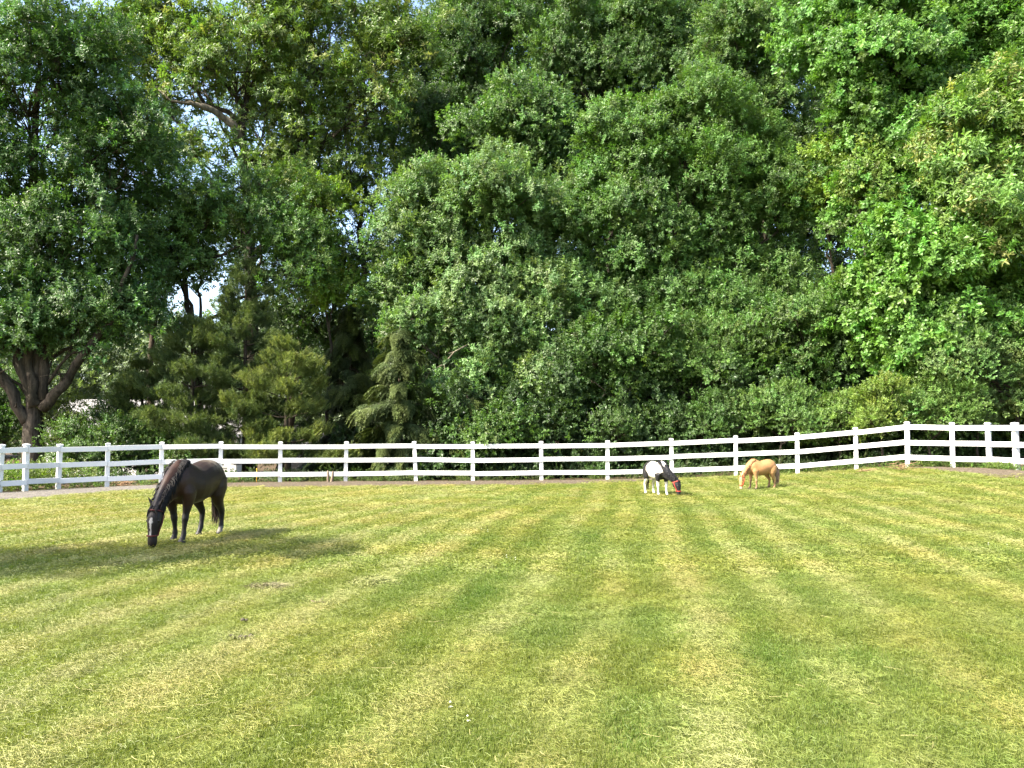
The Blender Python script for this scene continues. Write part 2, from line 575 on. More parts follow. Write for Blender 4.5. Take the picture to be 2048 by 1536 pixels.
# ------------------------------------------------------------------ wood (trunks, limbs, twigs) as swept tapered tubes
class Wood:
    def __init__(s): s.V, s.F = [], []
    def tube(s, pts, radii, sides=6, cap=True):
        pts = [Vector(p) for p in pts]
        b = len(s.V)
        prev = None
        for i, p in enumerate(pts):
            t = (pts[min(i + 1, len(pts) - 1)] - pts[max(i - 1, 0)])
            if t.length < 1e-6: t = Vector((0, 0, 1))
            t.normalize()
            if prev is None:
                a = t.cross(Vector((0.31, 0.95, 0.1)))
                if a.length < 1e-3: a = t.cross(Vector((1, 0, 0)))
            else:
                a = prev - t * prev.dot(t)
            a.normalize(); prev = a
            c = t.cross(a)
            for k in range(sides):
                th = 2 * math.pi * k / sides
                s.V.append(tuple(p + (a * math.cos(th) + c * math.sin(th)) * radii[i]))
        for i in range(len(pts) - 1):
            for k in range(sides):
                k2 = (k + 1) % sides
                s.F.append((b + i * sides + k, b + i * sides + k2, b + (i + 1) * sides + k2, b + (i + 1) * sides + k))
        if cap:
            s.F.append(tuple(b + (len(pts) - 1) * sides + k for k in range(sides)))
            s.F.append(tuple(b + sides - 1 - k for k in range(sides)))
    def limb(s, a, b, r0, r1, rnd, sag=0.15, n=6, sides=6, wob=0.05):
        a, b = Vector(a), Vector(b)
        L = (b - a).length
        mid = a.lerp(b, 0.5) + Vector((0, 0, sag * L))
        pts, rad = [], []
        for i in range(n + 1):
            t = i / n
            p = a * (1 - t) ** 2 + mid * 2 * t * (1 - t) + b * t * t
            if 0 < i < n:
                p = p + Vector((rnd.uniform(-1, 1), rnd.uniform(-1, 1), rnd.uniform(-1, 1))) * wob * L
            pts.append(p); rad.append(r0 + (r1 - r0) * t ** 0.8)
        s.tube(pts, rad, sides)
        return pts
    def mesh(s, name, mat):
        me = bpy.data.meshes.new(name)
        me.from_pydata(s.V, [], s.F)
        me.materials.append(mat)
        me.update(); smooth(me)
        return me

def sphere_dirs(rng, n):
    v = rng.normal(size=(n, 3))
    return v / np.linalg.norm(v, axis=1)[:, None]

def bough_shoots(rng, centers, radii, crown_c, dens, flat=0.7, fill=0.18, under=0.35):
    """shoot positions and axes on the upper and outer skin of leafy boughs"""
    P, A = [], []
    for c, r in zip(centers, radii):
        n = max(4, int(44 * r * r * dens))
        d = sphere_dirs(rng, n * 2)
        keep = (d[:, 2] > -0.25) | (rng.random(n * 2) < under * 0.5)
        d = d[keep][:n]
        rad = rng.normal(0.90, 0.17, len(d))
        f = rng.random(len(d)) < fill
        rad[f] = rng.uniform(0.2, 0.8, f.sum())
        out = c - crown_c
        out = out / (np.linalg.norm(out) + 1e-6)
        oh = np.array([out[0], out[1], 0.0]); oh /= (np.linalg.norm(oh) + 1e-6)
        st = rng.uniform(1.0, 1.5)                      # boughs reach outward and sag at the tip
        v = d * np.array([1.0, 1.0, flat * rng.uniform(0.75, 1.2)]) * (r * rad)[:, None]
        along = v @ oh
        v = v + oh[None] * (along * (st - 1))[:, None]
        v[:, 2] -= 0.16 * np.clip(along, 0, None) ** 2 / r
        tilt = rng.normal(0, 0.25, 2)
        v[:, 2] += v[:, 0] * tilt[0] + v[:, 1] * tilt[1]
        P.append(c + v)
        A.append(d * 0.75 + out * 0.35 + np.array([0, 0, 0.5]) + rng.normal(0, 0.28, d.shape))
    return np.vstack(P), np.vstack(A)

def lobe_boughs(rng, c, rad, br):
    """bough centres spread through an ellipsoidal lobe of a crown, mostly towards its skin"""
    rx, ry, rz = rad
    surf = (rx * ry + rx * rz + ry * rz) * 4.19
    n = max(3, int(0.92 * surf / (br * br * 3.1)))
    out = []
    tries = 0
    while len(out) < n and tries < n * 30:
        tries += 1
        d = sphere_dirs(rng, 1)[0]
        if d[1] > 0.45 and rng.random() < 0.6: continue
        if d[2] < -0.6 and rng.random() < 0.6: continue
        k = rng.uniform(0.35, 1.06)
        p = c + d * np.array([rx, ry, rz]) * k
        if all(np.linalg.norm(p - q) > br * 0.62 for q in out):
            out.append(p)
    return out

TREES = []
def broadleaf(name, label, cat, u, D, lobes, kind='oak', col=(0.06, 0.10, 0.03), dens=1.0, br=1.15, seed=1, group=None, wl=None,
              r0=0.3, path=None, limbs=None, bark='bark', jit=0.16, scale=1.0, twigs=4, yellow=0.0, rd=None, dd=None,
              trunk_top=None, flat=0.85, dead=None, pale_limb=False):
    rng = np.random.default_rng(seed)
    rnd = random.Random(seed)
    base = at(u, 900, D)
    base.z = gz1(base.x, base.y) - 0.05
    root = empty(name, base)
    tag(root, label, cat, group)
    ppm = F_PX / D
    L = []
    for lb in lobes:
        lu, lv, ru, rv = lb[:4]
        off = lb[4] if len(lb) > 4 else rnd.uniform(-0.8, 0.8)
        c = at(lu, lv, D + off)
        rx, rz = ru / ppm, 1.15 * rv / ppm
        ry = rd if rd else max(0.8, 0.75 * min(rx, rz * 1.2))
        L.append((np.array(c), (rx, ry, rz)))
    for q in (wl or []):
        L.append((np.array(q[:3]), tuple(q[3:])))
    cc = np.mean([c for c, _ in L], axis=0)
    # trunk
    W = Wood()
    if path is None:
        top = max(L, key=lambda q: q[0][2])[0]
        tp = Vector((base.x * 0.55 + top[0] * 0.45, base.y * 0.6 + top[1] * 0.4, top[2])) if trunk_top is None else trunk_top
        H = tp.z - base.z
        path = [base + (tp - base) * t + Vector((rnd.uniform(-1, 1), rnd.uniform(-1, 1), 0)) * 0.03 * H * math.sin(math.pi * t) for t in np.linspace(0, 1, 9)]
    else:
        path = [base] + [at(a, b, d) for a, b, d in path]
    n = len(path)
    rad = [r0 * (1.35 if i == 0 else 1.0) * (1 - 0.82 * (i / (n - 1)) ** 1.1) for i in range(n)]
    # add a short flare ring
    p01 = path[0].lerp(path[1], min(0.5, 0.5 / max(0.5, (path[1] - path[0]).length)))
    loc = [q - base for q in [path[0], p01] + path[1:]]
    W.tube(loc, [rad[0], r0 * 1.02] + rad[1:], 10)
    if limbs:
        for lp in limbs:
            pts = [at(a, b, d) - base for a, b, d, r in lp]
            dense, dr = [], []
            for i in range(len(pts) - 1):
                for t in (0, 0.33, 0.66):
                    dense.append(pts[i].lerp(pts[i + 1], t) + Vector((rnd.uniform(-.11, .11), rnd.uniform(-.08, .08), rnd.uniform(-.06, .06))))
                    dr.append((lp[i][3] + (lp[i + 1][3] - lp[i][3]) * t) * rnd.uniform(0.86, 1.14))
            dense.append(pts[-1]); dr.append(lp[-1][3])
            Wl = Wood(); Wl.tube(dense, dr, 9)
            for kk in range(2, len(dense) - 1, 2):
                e_ = dense[kk] + Vector((rnd.uniform(-.9, .9), rnd.uniform(-.9, .5), rnd.uniform(-.2, 1.0)))
                Wl.limb(dense[kk], e_, dr[kk] * .28, .008, rnd, sag=rnd.uniform(-.1, .15), n=4, sides=5, wob=.06)
            link('limb', Wl.mesh('limb', M['bark_mid' if (pale_limb and lp is limbs[0]) else bark]), root)
    tr = link('trunk', W.mesh('trunk', M[bark]), root)
    # crown
    C, Rr, bw = [], [], Wood()
    def on_trunk(z):
        for i in range(n - 1):
            if path[i].z <= z <= path[i + 1].z:
                return path[i].lerp(path[i + 1], (z - path[i].z) / max(1e-4, path[i + 1].z - path[i].z))
        return path[-1] if z > path[-1].z else path[0]
    for c, rad3 in L:
        hub = Vector(c) - Vector((0, 0, rad3[2] * 0.45))
        q = on_trunk(base.z + max(0.6, (hub.z - base.z) * rng.uniform(0.6, 0.85)))
        ll = (hub - q).length
        main = bw.limb(q - base, hub - base, min(r0 * 0.5, 0.05 + 0.014 * ll), 0.035, rnd, sag=rnd.uniform(0.0, 0.12), n=7, sides=6, wob=0.03)
        for p in lobe_boughs(rng, c, rad3, br):
            r = br * rng.uniform(0.6, 1.3)
            C.append(p); Rr.append(r)
            pv = Vector(p)
            st = main[rnd.choice((4, 5, 6, 7, 7))]
            bw.limb(st, pv - base, 0.03, 0.014, rnd, sag=rnd.uniform(-0.05, 0.16), n=4, sides=4, wob=0.05)
            for k in range(twigs):
                d = sphere_dirs(rng, 1)[0]; d[2] = abs(d[2]) * 0.8 - 0.2
                bw.limb(pv - base, pv + Vector(d * r * rng.uniform(0.8, 1.08)) - base, 0.014, 0.005, rnd, sag=0.05, n=3, sides=3, wob=0.06)
    C = np.array(C)
    if dead:
        for lp in dead:
            pts = [at(a, b, d) - base for a, b, d in lp]
            Wd = Wood(); Wd.tube(pts, list(np.linspace(0.035, 0.010, len(pts))), 6)
            for i in range(1, len(pts) - 1):
                e = pts[i] + Vector((rnd.uniform(-.5, .5), rnd.uniform(-.4, .2), rnd.uniform(-.5, .1)))
                Wd.limb(pts[i], e, 0.022, 0.007, rnd, sag=0.05, n=3, sides=4)
            link('dead_branch', Wd.mesh('dead_branch', M['bark_mid']), root)
    ob = link('branches', bw.mesh('branches', M[bark]), root)
    tag(ob, kind='stuff')
    P, A = bough_shoots(rng, C, Rr, cc, dens / (scale * scale), flat)
    m = len(P)
    g, nv = KIND[kind]
    cl = np.array(col)[None] * np.clip(rng.normal(1, jit, (m, 1)), 0.5, 1.7)
    cl = cl * np.clip(rng.normal(1, 0.07, (m, 3)), 0.75, 1.25) * np.array([1.10, 1.25, 0.92])
    if yellow > 0:
        y = rng.random(m) < yellow
        cl[y] = np.array([0.29, 0.31, 0.10]) * rng.uniform(0.6, 1.1, (y.sum(), 1))
    s = scale * rng.uniform(0.7, 1.3, (m, 1)) * np.ones((m, 3))
    co = scatter('crown', P - np.array(base), axis_euler(A, rng), s, cl, rng.integers(0, nv, m), g, root)
    tag(co, kind='stuff')
    TREES.append((name, m, len(C)))
    return root

def conifer(name, label, cat, u, D, vtop, hw_px, kind='pine', col=(0.05, 0.085, 0.03), seed=1, group=None, dens=1.0,
            low=0.8, lean=0.0, r0=0.16, tip=(0.13, 0.165, 0.035), whorl=0.85):
    rng = np.random.default_rng(seed); rnd = random.Random(seed)
    base = at(u, 900, D); base.z = gz1(base.x, base.y) - 0.05
    root = empty(name, base); tag(root, label, cat, group)
    top = at(u + lean, vtop, D)
    H = top.z - base.z
    W, B = Wood(), Wood()
    ax = (top - base)
    W.tube([ax * t + Vector((rnd.uniform(-.04, .04), rnd.uniform(-.04, .04), 0)) for t in np.linspace(0, 1, 9)], [r0 * (1 - 0.93 * t) for t in np.linspace(0, 1, 9)], 8)
    link('trunk', W.mesh('trunk', M['bark_dark']), root)
    hw = hw_px / (F_PX / D)
    P, A, Cc = [], [], []
    z = low
    while z < H - 0.1:
        f = (z - low) / (H - low)
        L = hw * (1 - f) ** (0.7 if kind == 'pine' else 0.9) * (0.8 + 0.4 * rnd.random()) + 0.15
        nb = 5 if kind == 'pine' else 5
        a0 = rnd.uniform(0, 6.28)
        for b in range(nb):
            a = a0 + b * 6.283 / nb + rnd.uniform(-.35, .35)
            Lb = L * rnd.uniform(0.5, 1.25)
            st = ax * (z / H)
            if kind == 'pine':
                rise = rnd.uniform(0.05, 0.30) + 0.45 * f
                end = st + Vector((math.cos(a) * Lb, math.sin(a) * Lb, Lb * rise))
                pts = B.limb(st, end, 0.035 * (1 - f) + 0.012, 0.008, rnd, sag=-0.10, n=6, sides=5, wob=0.025)
            else:
                end = st + Vector((math.cos(a) * Lb, math.sin(a) * Lb, -Lb * rnd.uniform(0.18, 0.42)))
                pts = B.limb(st, end, 0.03 * (1 - f) + 0.01, 0.006, rnd, sag=0.12, n=6, sides=5, wob=0.02)
            m = max(4, int(Lb * (21 if kind == 'pine' else 9) * dens))
            for k in range(m):
                t = 1 - (0.55 if kind == 'pine' else 0.75) * rnd.random() ** 1.25
                i = min(5, int(t * 6)); p = pts[i].lerp(pts[i + 1], t * 6 - i)
                w = Lb * (0.22 if kind == 'pine' else 0.30) * (1.1 - abs(t - 0.6))
                side = Vector((-math.sin(a), math.cos(a), 0))
                p = p + side * rnd.uniform(-w, w) + Vector((0, 0, rnd.uniform(-.06, .12)))
                P.append(p)
                outd = Vector((math.cos(a), math.sin(a), 0))
                if kind == 'pine':
                    A.append(outd * 0.7 + side * rnd.uniform(-.5, .5) + Vector((0, 0, 0.9)))
                else:
                    A.append(outd * 1.0 + side * rnd.uniform(-.6, .6) + Vector((0, 0, rnd.uniform(-.7, -.1))))
                Cc.append(t)
        z += whorl * rnd.uniform(0.75, 1.25) * (1 - 0.35 * f)
    ob = link('branches', B.mesh('branches', M['bark_dark']), root); tag(ob, kind='stuff')
    P = np.array(P); A = np.array(A); Cc = np.array(Cc)
    g, nv = KIND[kind]
    m = len(P)
    w = np.clip((Cc - 0.55) / 0.45, 0, 1)[:, None] * rng.random((m, 1))
    cl = (np.array(col) * (1 - w) + np.array(tip) * w) * np.clip(rng.normal(1, 0.15, (m, 1)), 0.6, 1.5)
    if kind == 'pine':
        rot = axis_euler(A, rng, 0.3)
    else:
        A = A / np.linalg.norm(A, axis=1)[:, None]
        # spray lies along its local +Z, hangs along local -Y: local X horizontal
        rot = np.empty((m, 3))
        for i in range(m):
            d = Vector(A[i]); x = d.cross(Vector((0, 0, 1))).normalized(); y = d.cross(x).normalized()
            if y.z < 0: y = -y; x = -x
            x = y.cross(d).normalized()
            e = Matrix((x, y, d)).transposed().to_euler('XYZ')
            rot[i] = e
    s = rng.uniform(0.8, 1.25, (m, 1)) * np.ones((m, 3))
    co = scatter('crown', P, rot, s, cl, rng.integers(0, nv, m), g, root); tag(co, kind='stuff')
    TREES.append((name, m, 0))
    return root






# ------------------------------------------------------------------ the trees, from left to right and front to back
WOODS = 'trees behind the white fence'
G_DARK, G_MID, G_SILV = (0.048, 0.088, 0.030), (0.070, 0.118, 0.036), (0.108, 0.158, 0.072)
G_BRIGHT, G_YEL = (0.095, 0.168, 0.042), (0.125, 0.150, 0.036)

broadleaf('oak_tree', 'broad dark green oak with forking grey trunk behind the fence at far left', 'tree', 70, 30.5,
          [(60, 170, 190, 130), (150, 70, 130, 100), (215, 330, 120, 120), (20, 380, 120, 110), (110, 500, 170, 100), (265, 250, 90, 70),
           (20, 600, 110, 80), (215, 590, 90, 90), (-90, 300, 120, 200), (110, 640, 90, 60), (50, 655, 90, 45), (170, 660, 70, 45), (-40, 690, 80, 40), (270, 520, 60, 60), (280, 640, 45, 40)],
          'oak', (0.060, 0.106, 0.038), 0.52, 0.9, 11, WOODS, r0=0.44,
          path=[(66, 900, 30.5), (66, 850, 30.5), (72, 800, 30.5), (78, 700, 30.6), (72, 560, 30.6), (66, 420, 30.6), (70, 260, 30.7), (80, 120, 30.7)],
          limbs=[[(60, 850, 30.4, .24), (28, 790, 30.2, .22), (-5, 745, 30.0, .20), (-60, 660, 29.6, .16), (-90, 500, 29.5, .08)],
                 [(66, 815, 30.4, .22), (45, 740, 30.2, .19), (22, 690, 30.1, .18), (-10, 640, 30.0, .15), (-30, 480, 30, .07)],
                 [(74, 810, 30.3, .22), (62, 740, 30.2, .18), (52, 680, 30.1, .17), (40, 600, 30.0, .14), (20, 420, 30, .07)],
                 [(82, 800, 30.4, .20), (92, 720, 30.4, .17), (100, 660, 30.4, .15), (118, 540, 30.4, .10), (150, 350, 30.4, .05)],
                 [(88, 815, 30.3, .20), (112, 785, 30.2, .18), (142, 745, 30.1, .165), (180, 695, 30.0, .15), (235, 610, 29.9, .10), (275, 470, 29.9, .05)]],
          bark='bark')
broadleaf('oak_tree', 'tall open oak with a pale broken limb and yellowish hanging leaves, sky between', 'tree', 500, 38,
          [(470, 95, 150, 100), (600, 250, 110, 120), (640, 70, 110, 100), (765, 170, 80, 120), (560, 340, 80, 70), (350, 50, 90, 70),
           (700, 320, 70, 90), (820, 60, 80, 80), (330, 170, 60, 60), (530, 210, 50, 50), (240, 60, 70, 70), (410, 165, 55, 35, -1.5), (400, 300, 60, 35, -1), (560, 20, 90, 60)],
          'long', (0.096, 0.132, 0.038), 0.36, 0.95, 21, WOODS, r0=0.36,
          path=[(505, 700, 38), (500, 520, 38), (494, 400, 38), (490, 320, 38), (486, 260, 38), (494, 180, 38), (500, 60, 38)],
          limbs=[[(492, 330, 37.9, .26), (486, 290, 37.5, .22), (474, 262, 37.1, .20), (448, 236, 36.7, .18), (414, 216, 36.3, .15), (385, 206, 36.0, .10), (340, 203, 35.7, .05), (318, 180, 35.7, .03)],
                 [(496, 330, 38, .2), (540, 315, 37.9, .14), (590, 300, 37.8, .10), (650, 250, 37.8, .05)],
                 [(492, 235, 38, .18), (505, 170, 38, .12), (560, 90, 38, .06)],
                 [(498, 380, 38, .2), (600, 330, 38.2, .13), (690, 250, 38.2, .10), (800, 180, 38.2, .05)]],
          bark='bark', twigs=4, yellow=0.02, pale_limb=True)
broadleaf('maple_tree', 'dense dark green maple with rounded tufts left of the pines', 'tree', 425, 33.5,
          [(430, 400, 85, 55), (345, 455, 80, 60), (545, 430, 80, 60), (400, 510, 110, 60), (260, 400, 80, 70), (570, 520, 80, 60), (310, 560, 70, 50)],
          'oak', (0.068, 0.114, 0.036), 0.55, 0.85, 31, WOODS, r0=0.22)
broadleaf('young_tree', 'slim yellow-green young tree catching sun beside sky gaps', 'tree', 655, 35,
          [(650, 425, 45, 45), (640, 500, 42, 50), (665, 580, 40, 45)], 'maple', (0.12, 0.165, 0.032), 0.9, 0.75, 41, WOODS, r0=0.1)
broadleaf('oak_tree', 'shaded dark oak behind the pines with sky specks below its crown', 'tree', 700, 41,
          [(720, 420, 75, 70), (690, 520, 80, 60), (610, 600, 90, 70), (720, 640, 80, 80), (760, 300, 70, 80), (560, 680, 80, 70), (650, 730, 100, 60)],
          'oak', (0.056, 0.092, 0.03), 0.36, 0.95, 51, WOODS, r0=0.3, bark='bark_dark')
broadleaf('oak_tree', 'leafy oak showing through the gap between the far left oak and the pale limb', 'tree', 300, 41,
          [(300, 90, 70, 70), (330, 290, 70, 80), (220, 470, 70, 70), (160, 260, 60, 80), (370, 420, 70, 60), (260, 200, 50, 60)],
          'oak', (0.076, 0.116, 0.038), 0.34, 0.9, 53, WOODS, r0=0.2, bark='bark_dark')
broadleaf('oak_tree', 'hazy far oak behind the pale limb, reaching the top edge', 'tree', 560, 47,
          [(480, 180, 80, 90), (600, 150, 80, 100), (700, 230, 70, 90), (580, 420, 80, 80), (480, 480, 70, 70), (760, 60, 70, 80), (640, 560, 80, 70)],
          'oak', (0.082, 0.118, 0.046), 0.40, 1.0, 54, WOODS, r0=0.26, bark='bark_dark', twigs=1, scale=1.2)
conifer('pine_tree', 'soft white pine with upright top in the shade under the dark maple', 'tree', 492, 32.0, 533, 125, 'pine', (0.062, 0.098, 0.032), 61, WOODS)
conifer('pine_tree', 'broad low white pine with feathery horizontal boughs nearest the far left oak', 'tree', 385, 31.5, 632, 135, 'pine', (0.072, 0.112, 0.036), 62, WOODS)
conifer('pine_tree', 'bright yellow-green young pine, rightmost of the pines', 'tree', 575, 30.6, 690, 112, 'pine', (0.095, 0.135, 0.034), 63, WOODS, tip=(0.19, 0.215, 0.045), dens=1.2)
conifer('pine_tree', 'small pine low behind the brown horse, in front of the grey roof', 'tree', 285, 32.5, 735, 95, 'pine', (0.075, 0.115, 0.038), 64, WOODS)
conifer('hemlock_tree', 'drooping olive hemlock between the pines and the silvery maple', 'tree', 800, 30.6, 650, 105, 'hemlock', (0.058, 0.085, 0.028), 65, WOODS, tip=(0.105, 0.13, 0.036), dens=1.1)
conifer('hemlock_tree', 'dark hemlock sapling under the silvery maple', 'tree', 935, 31.2, 760, 85, 'hemlock', (0.066, 0.092, 0.028), 66, WOODS)
conifer('hemlock_tree', 'low shaded hemlock just above the fence at mid picture', 'tree', 1105, 31.5, 785, 90, 'hemlock', (0.058, 0.085, 0.026), 67, WOODS)
conifer('hemlock_tree', 'tall dark hemlock deep behind the silvery maple', 'tree', 700, 36, 600, 110, 'hemlock', (0.040, 0.062, 0.022), 68, WOODS)

broadleaf('maple_tree', 'dense silvery green maple left of the middle, its crown down to the hemlock', 'tree', 945, 33.5,
          [(900, 410, 90, 65), (830, 455, 75, 80), (1005, 395, 85, 65), (930, 520, 130, 75), (800, 565, 60, 65), (1075, 470, 75, 85), (1050, 580, 100, 75),
           (930, 630, 130, 60), (830, 650, 70, 50), (1140, 620, 70, 55), (1000, 690, 110, 50), (1090, 740, 90, 50, -1.0), (930, 770, 70, 45, -1.2), (1180, 720, 60, 50, -.8)],
          'oak', G_SILV, 1.05, 1.0, 71, WOODS, r0=0.3,
          dead=[[(935, 690, 31.6), (908, 704, 31.2), (888, 728, 30.9), (862, 742, 30.7), (838, 738, 30.6)]])
broadleaf('maple_tree', 'large rounded green maple right of the middle, tallest lit crown there', 'tree', 1365, 34,
          [(1290, 265, 95, 65), (1405, 235, 95, 60), (1225, 350, 65, 70), (1350, 370, 130, 80), (1490, 320, 80, 75), (1555, 420, 65, 85), (1290, 490, 110, 80),
           (1440, 500, 110, 85), (1560, 540, 60, 70), (1250, 600, 80, 55), (1370, 610, 90, 55), (1200, 440, 55, 70), (1300, 690, 80, 50, -1.0), (1480, 660, 90, 55, -1.2), (1580, 640, 70, 60, -1)],
          'oak', (0.078, 0.130, 0.043), 1.05, 1.0, 81, WOODS, r0=0.32,
          dead=[[(1150, 745, 31.5), (1190, 765, 31.2), (1215, 785, 31.0), (1240, 802, 30.9), (1275, 798, 30.8)]],
          limbs=[[(1362, 640, 33.5, .12), (1352, 520, 33.0, .10), (1340, 440, 32.6, .07), (1365, 400, 32.4, .04)]])
broadleaf('oak_tree', 'rounded sunlit crown rising between the silvery maple and the tallest lit maple', 'tree', 1070, 37.5,
          [(1060, 215, 75, 45), (990, 260, 55, 50), (1125, 265, 60, 50), (1050, 310, 100, 55), (1150, 370, 50, 60)],
          'maple', (0.074, 0.122, 0.042), 0.95, 1.0, 91, WOODS, r0=0.22)
broadleaf('oak_tree', 'tall bluish green oak reaching the top edge just left of the middle', 'tree', 905, 43,
          [(930, 90, 90, 90), (870, 230, 75, 85), (1010, 40, 90, 80), (860, 350, 60, 60), (950, 250, 70, 80)],
          'oak', (0.052, 0.088, 0.032), 0.8, 1.2, 101, WOODS, r0=0.3)
broadleaf('oak_tree', 'tall leafy oak filling the top edge right of the middle', 'tree', 1215, 42,
          [(1200, 70, 95, 85), (1300, 50, 90, 70), (1180, 175, 75, 65), (1370, 130, 75, 70), (1120, 120, 60, 80), (1280, 160, 80, 60)],
          'oak', (0.066, 0.110, 0.038), 0.95, 1.15, 111, WOODS, r0=0.3)
broadleaf('oak_tree', 'oak with layered boughs at the top, left of the big right crown', 'tree', 1530, 38,
          [(1470, 100, 85, 65), (1555, 170, 65, 60), (1440, 205, 70, 45), (1570, 60, 60, 60), (1530, 260, 70, 50)],
          'oak', (0.080, 0.128, 0.042), 0.95, 1.05, 121, WOODS, r0=0.26)
broadleaf('oak_tree', 'huge bright green oak over the upper right corner', 'tree', 1830, 31.5,
          [(1690, 45, 95, 70), (1640, 120, 65, 60), (1790, 110, 110, 80), (1715, 205, 80, 70), (1870, 20, 110, 60), (1970, 60, 100, 80), (1790, 300, 100, 75),
           (1880, 210, 90, 80), (1780, 400, 90, 70), (2060, 110, 90, 120)],
          'lobed', (0.090, 0.160, 0.046), 1.0, 1.05, 131, WOODS, r0=0.4,
          limbs=[[(1800, 60, 31, .10), (1770, 70, 30.2, .08), (1750, 90, 30, .05), (1725, 110, 29.8, .03)]])
broadleaf('young_tree', 'yellow-green sapling tucked left of the bright right oaks', 'tree', 1665, 33,
          [(1665, 320, 40, 42), (1640, 395, 45, 45), (1700, 340, 40, 40)], 'maple', (0.125, 0.165, 0.03), 0.9, 0.75, 135, WOODS, r0=0.1)
broadleaf('young_tree', 'thin tree with browning yellow leaves beside the bright right oaks', 'tree', 1735, 30.4,
          [(1735, 385, 42, 45), (1718, 330, 25, 30)], 'maple', (0.11, 0.145, 0.04), 0.8, 0.7, 136, WOODS, r0=0.08)
broadleaf('oak_tree', 'sunlit oak with lobed leaves sweeping low above the fence corner', 'tree', 2150, 28.6,
          [(1800, 590, 90, 65), (1900, 545, 100, 75), (1765, 650, 65, 50), (1880, 660, 100, 55), (1990, 610, 90, 80), (1850, 490, 90, 60), (2080, 560, 90, 120), (1800, 720, 55, 35), (1760, 520, 50, 50), (1880, 735, 70, 40, -.8), (1960, 700, 60, 45, -.8)],
          'lobed', G_BRIGHT, 1.0, 0.95, 141, WOODS, r0=0.36, trunk_top=None)
broadleaf('chestnut_tree', 'tree with long pale yellow new leaves at the right edge', 'tree', 2210, 27.6,
          [(1960, 270, 80, 80), (2040, 220, 80, 80), (2040, 380, 90, 100), (1920, 380, 70, 65), (1975, 470, 85, 65), (1890, 300, 40, 45), (2100, 300, 80, 150)],
          'long', (0.098, 0.150, 0.040), 1.0, 0.95, 151, WOODS, r0=0.3, yellow=0.12)

# understory, close behind the fence
UND = 'small trees and shrubs along the fence'
broadleaf('understory_tree', 'small shaded tree under the tallest lit maple, left one', 'tree', 1265, 31.8, [(1290, 690, 80, 70), (1235, 755, 60, 50), (1180, 700, 50, 45)], 'maple', (0.056, 0.096, 0.03), 0.75, 0.8, 201, UND, r0=0.1)
broadleaf('understory_tree', 'small vine-hung tree under the tallest lit maple, right one', 'tree', 1425, 31.4, [(1430, 680, 75, 70), (1385, 770, 70, 55), (1480, 740, 60, 55)], 'small', (0.072, 0.116, 0.034), 1.2, 0.8, 202, UND, r0=0.1)
broadleaf('understory_tree', 'small pale-leaved tree left of the low sweeping oak', 'tree', 1590, 31.0, [(1610, 650, 70, 70), (1545, 720, 65, 60), (1640, 740, 55, 55)], 'maple', (0.064, 0.104, 0.032), 0.8, 0.8, 203, UND, r0=0.1)
broadleaf('understory_tree', 'slender dim tree behind the shrubs left of the fence corner', 'tree', 1685, 31.5, [(1680, 640, 50, 60), (1700, 740, 50, 50)], 'maple', (0.055, 0.095, 0.03), 0.8, 0.75, 204, UND, r0=0.09)
broadleaf('shrub', 'wide leafy shrub above the fence left of the palomino pony', 'shrub', 1560, 29.3, [(1560, 800, 55, 42), (1520, 830, 40, 32), (1605, 850, 40, 30)], 'small', (0.082, 0.126, 0.042), 1.7, 0.55, 211, UND, r0=0.05, scale=0.9)
broadleaf('shrub', 'rounded shrub above the fence right of the palomino pony', 'shrub', 1680, 28.6, [(1680, 830, 48, 32), (1640, 855, 35, 25), (1715, 850, 30, 28)], 'small', (0.098, 0.140, 0.040), 1.7, 0.5, 212, UND, r0=0.05, scale=0.9)
broadleaf('shrub', 'upright yellow-green shrub left of the fence corner post', 'shrub', 1765, 27.6, [(1765, 795, 26, 28), (1752, 835, 28, 26)], 'small', (0.125, 0.160, 0.040), 1.8, 0.45, 213, UND, r0=0.05, scale=0.85)
broadleaf('shrub', 'mid green bush just right of the fence corner post', 'shrub', 1860, 27.2, [(1860, 790, 48, 40), (1830, 835, 35, 28), (1890, 840, 30, 28)], 'small', (0.092, 0.142, 0.042), 1.6, 0.55, 214, UND, r0=0.05, scale=0.9)
broadleaf('shrub', 'dark small-leaved bush near the right edge above the fence', 'shrub', 1955, 28.2, [(1950, 800, 50, 45), (1920, 845, 40, 28)], 'small', (0.082, 0.125, 0.045), 1.6, 0.55, 215, UND, r0=0.05, scale=0.9)
broadleaf('shrub', 'low yellow-green bush at the right edge behind the last posts', 'shrub', 2025, 29.4, [(2025, 840, 48, 32), (2080, 830, 40, 40)], 'small', (0.120, 0.150, 0.042), 1.6, 0.5, 216, UND, r0=0.05, scale=0.9)
broadleaf('understory_tree', 'grey-green vine-covered tree at the right edge below the yellow leaves', 'tree', 2030, 27.4, [(2010, 690, 60, 55), (1960, 735, 50, 40), (2060, 760, 60, 60), (1925, 720, 40, 30), (2080, 660, 50, 60)], 'small', (0.095, 0.140, 0.052), 1.5, 0.65, 217, UND, r0=0.08)
broadleaf('shrub', 'olive twiggy bush at the foot of the far left oak', 'shrub', 130, 31.6, [(130, 840, 45, 40), (165, 870, 35, 30)], 'small', (0.095, 0.110, 0.034), 1.1, 0.55, 218, UND, r0=0.04, scale=0.9)
broadleaf('shrub', 'dark bush in front of the grey roof, behind the second left post', 'shrub', 245, 32.2, [(235, 830, 40, 40), (255, 880, 45, 35)], 'small', (0.052, 0.088, 0.030), 1.1, 0.6, 219, UND, r0=0.04)
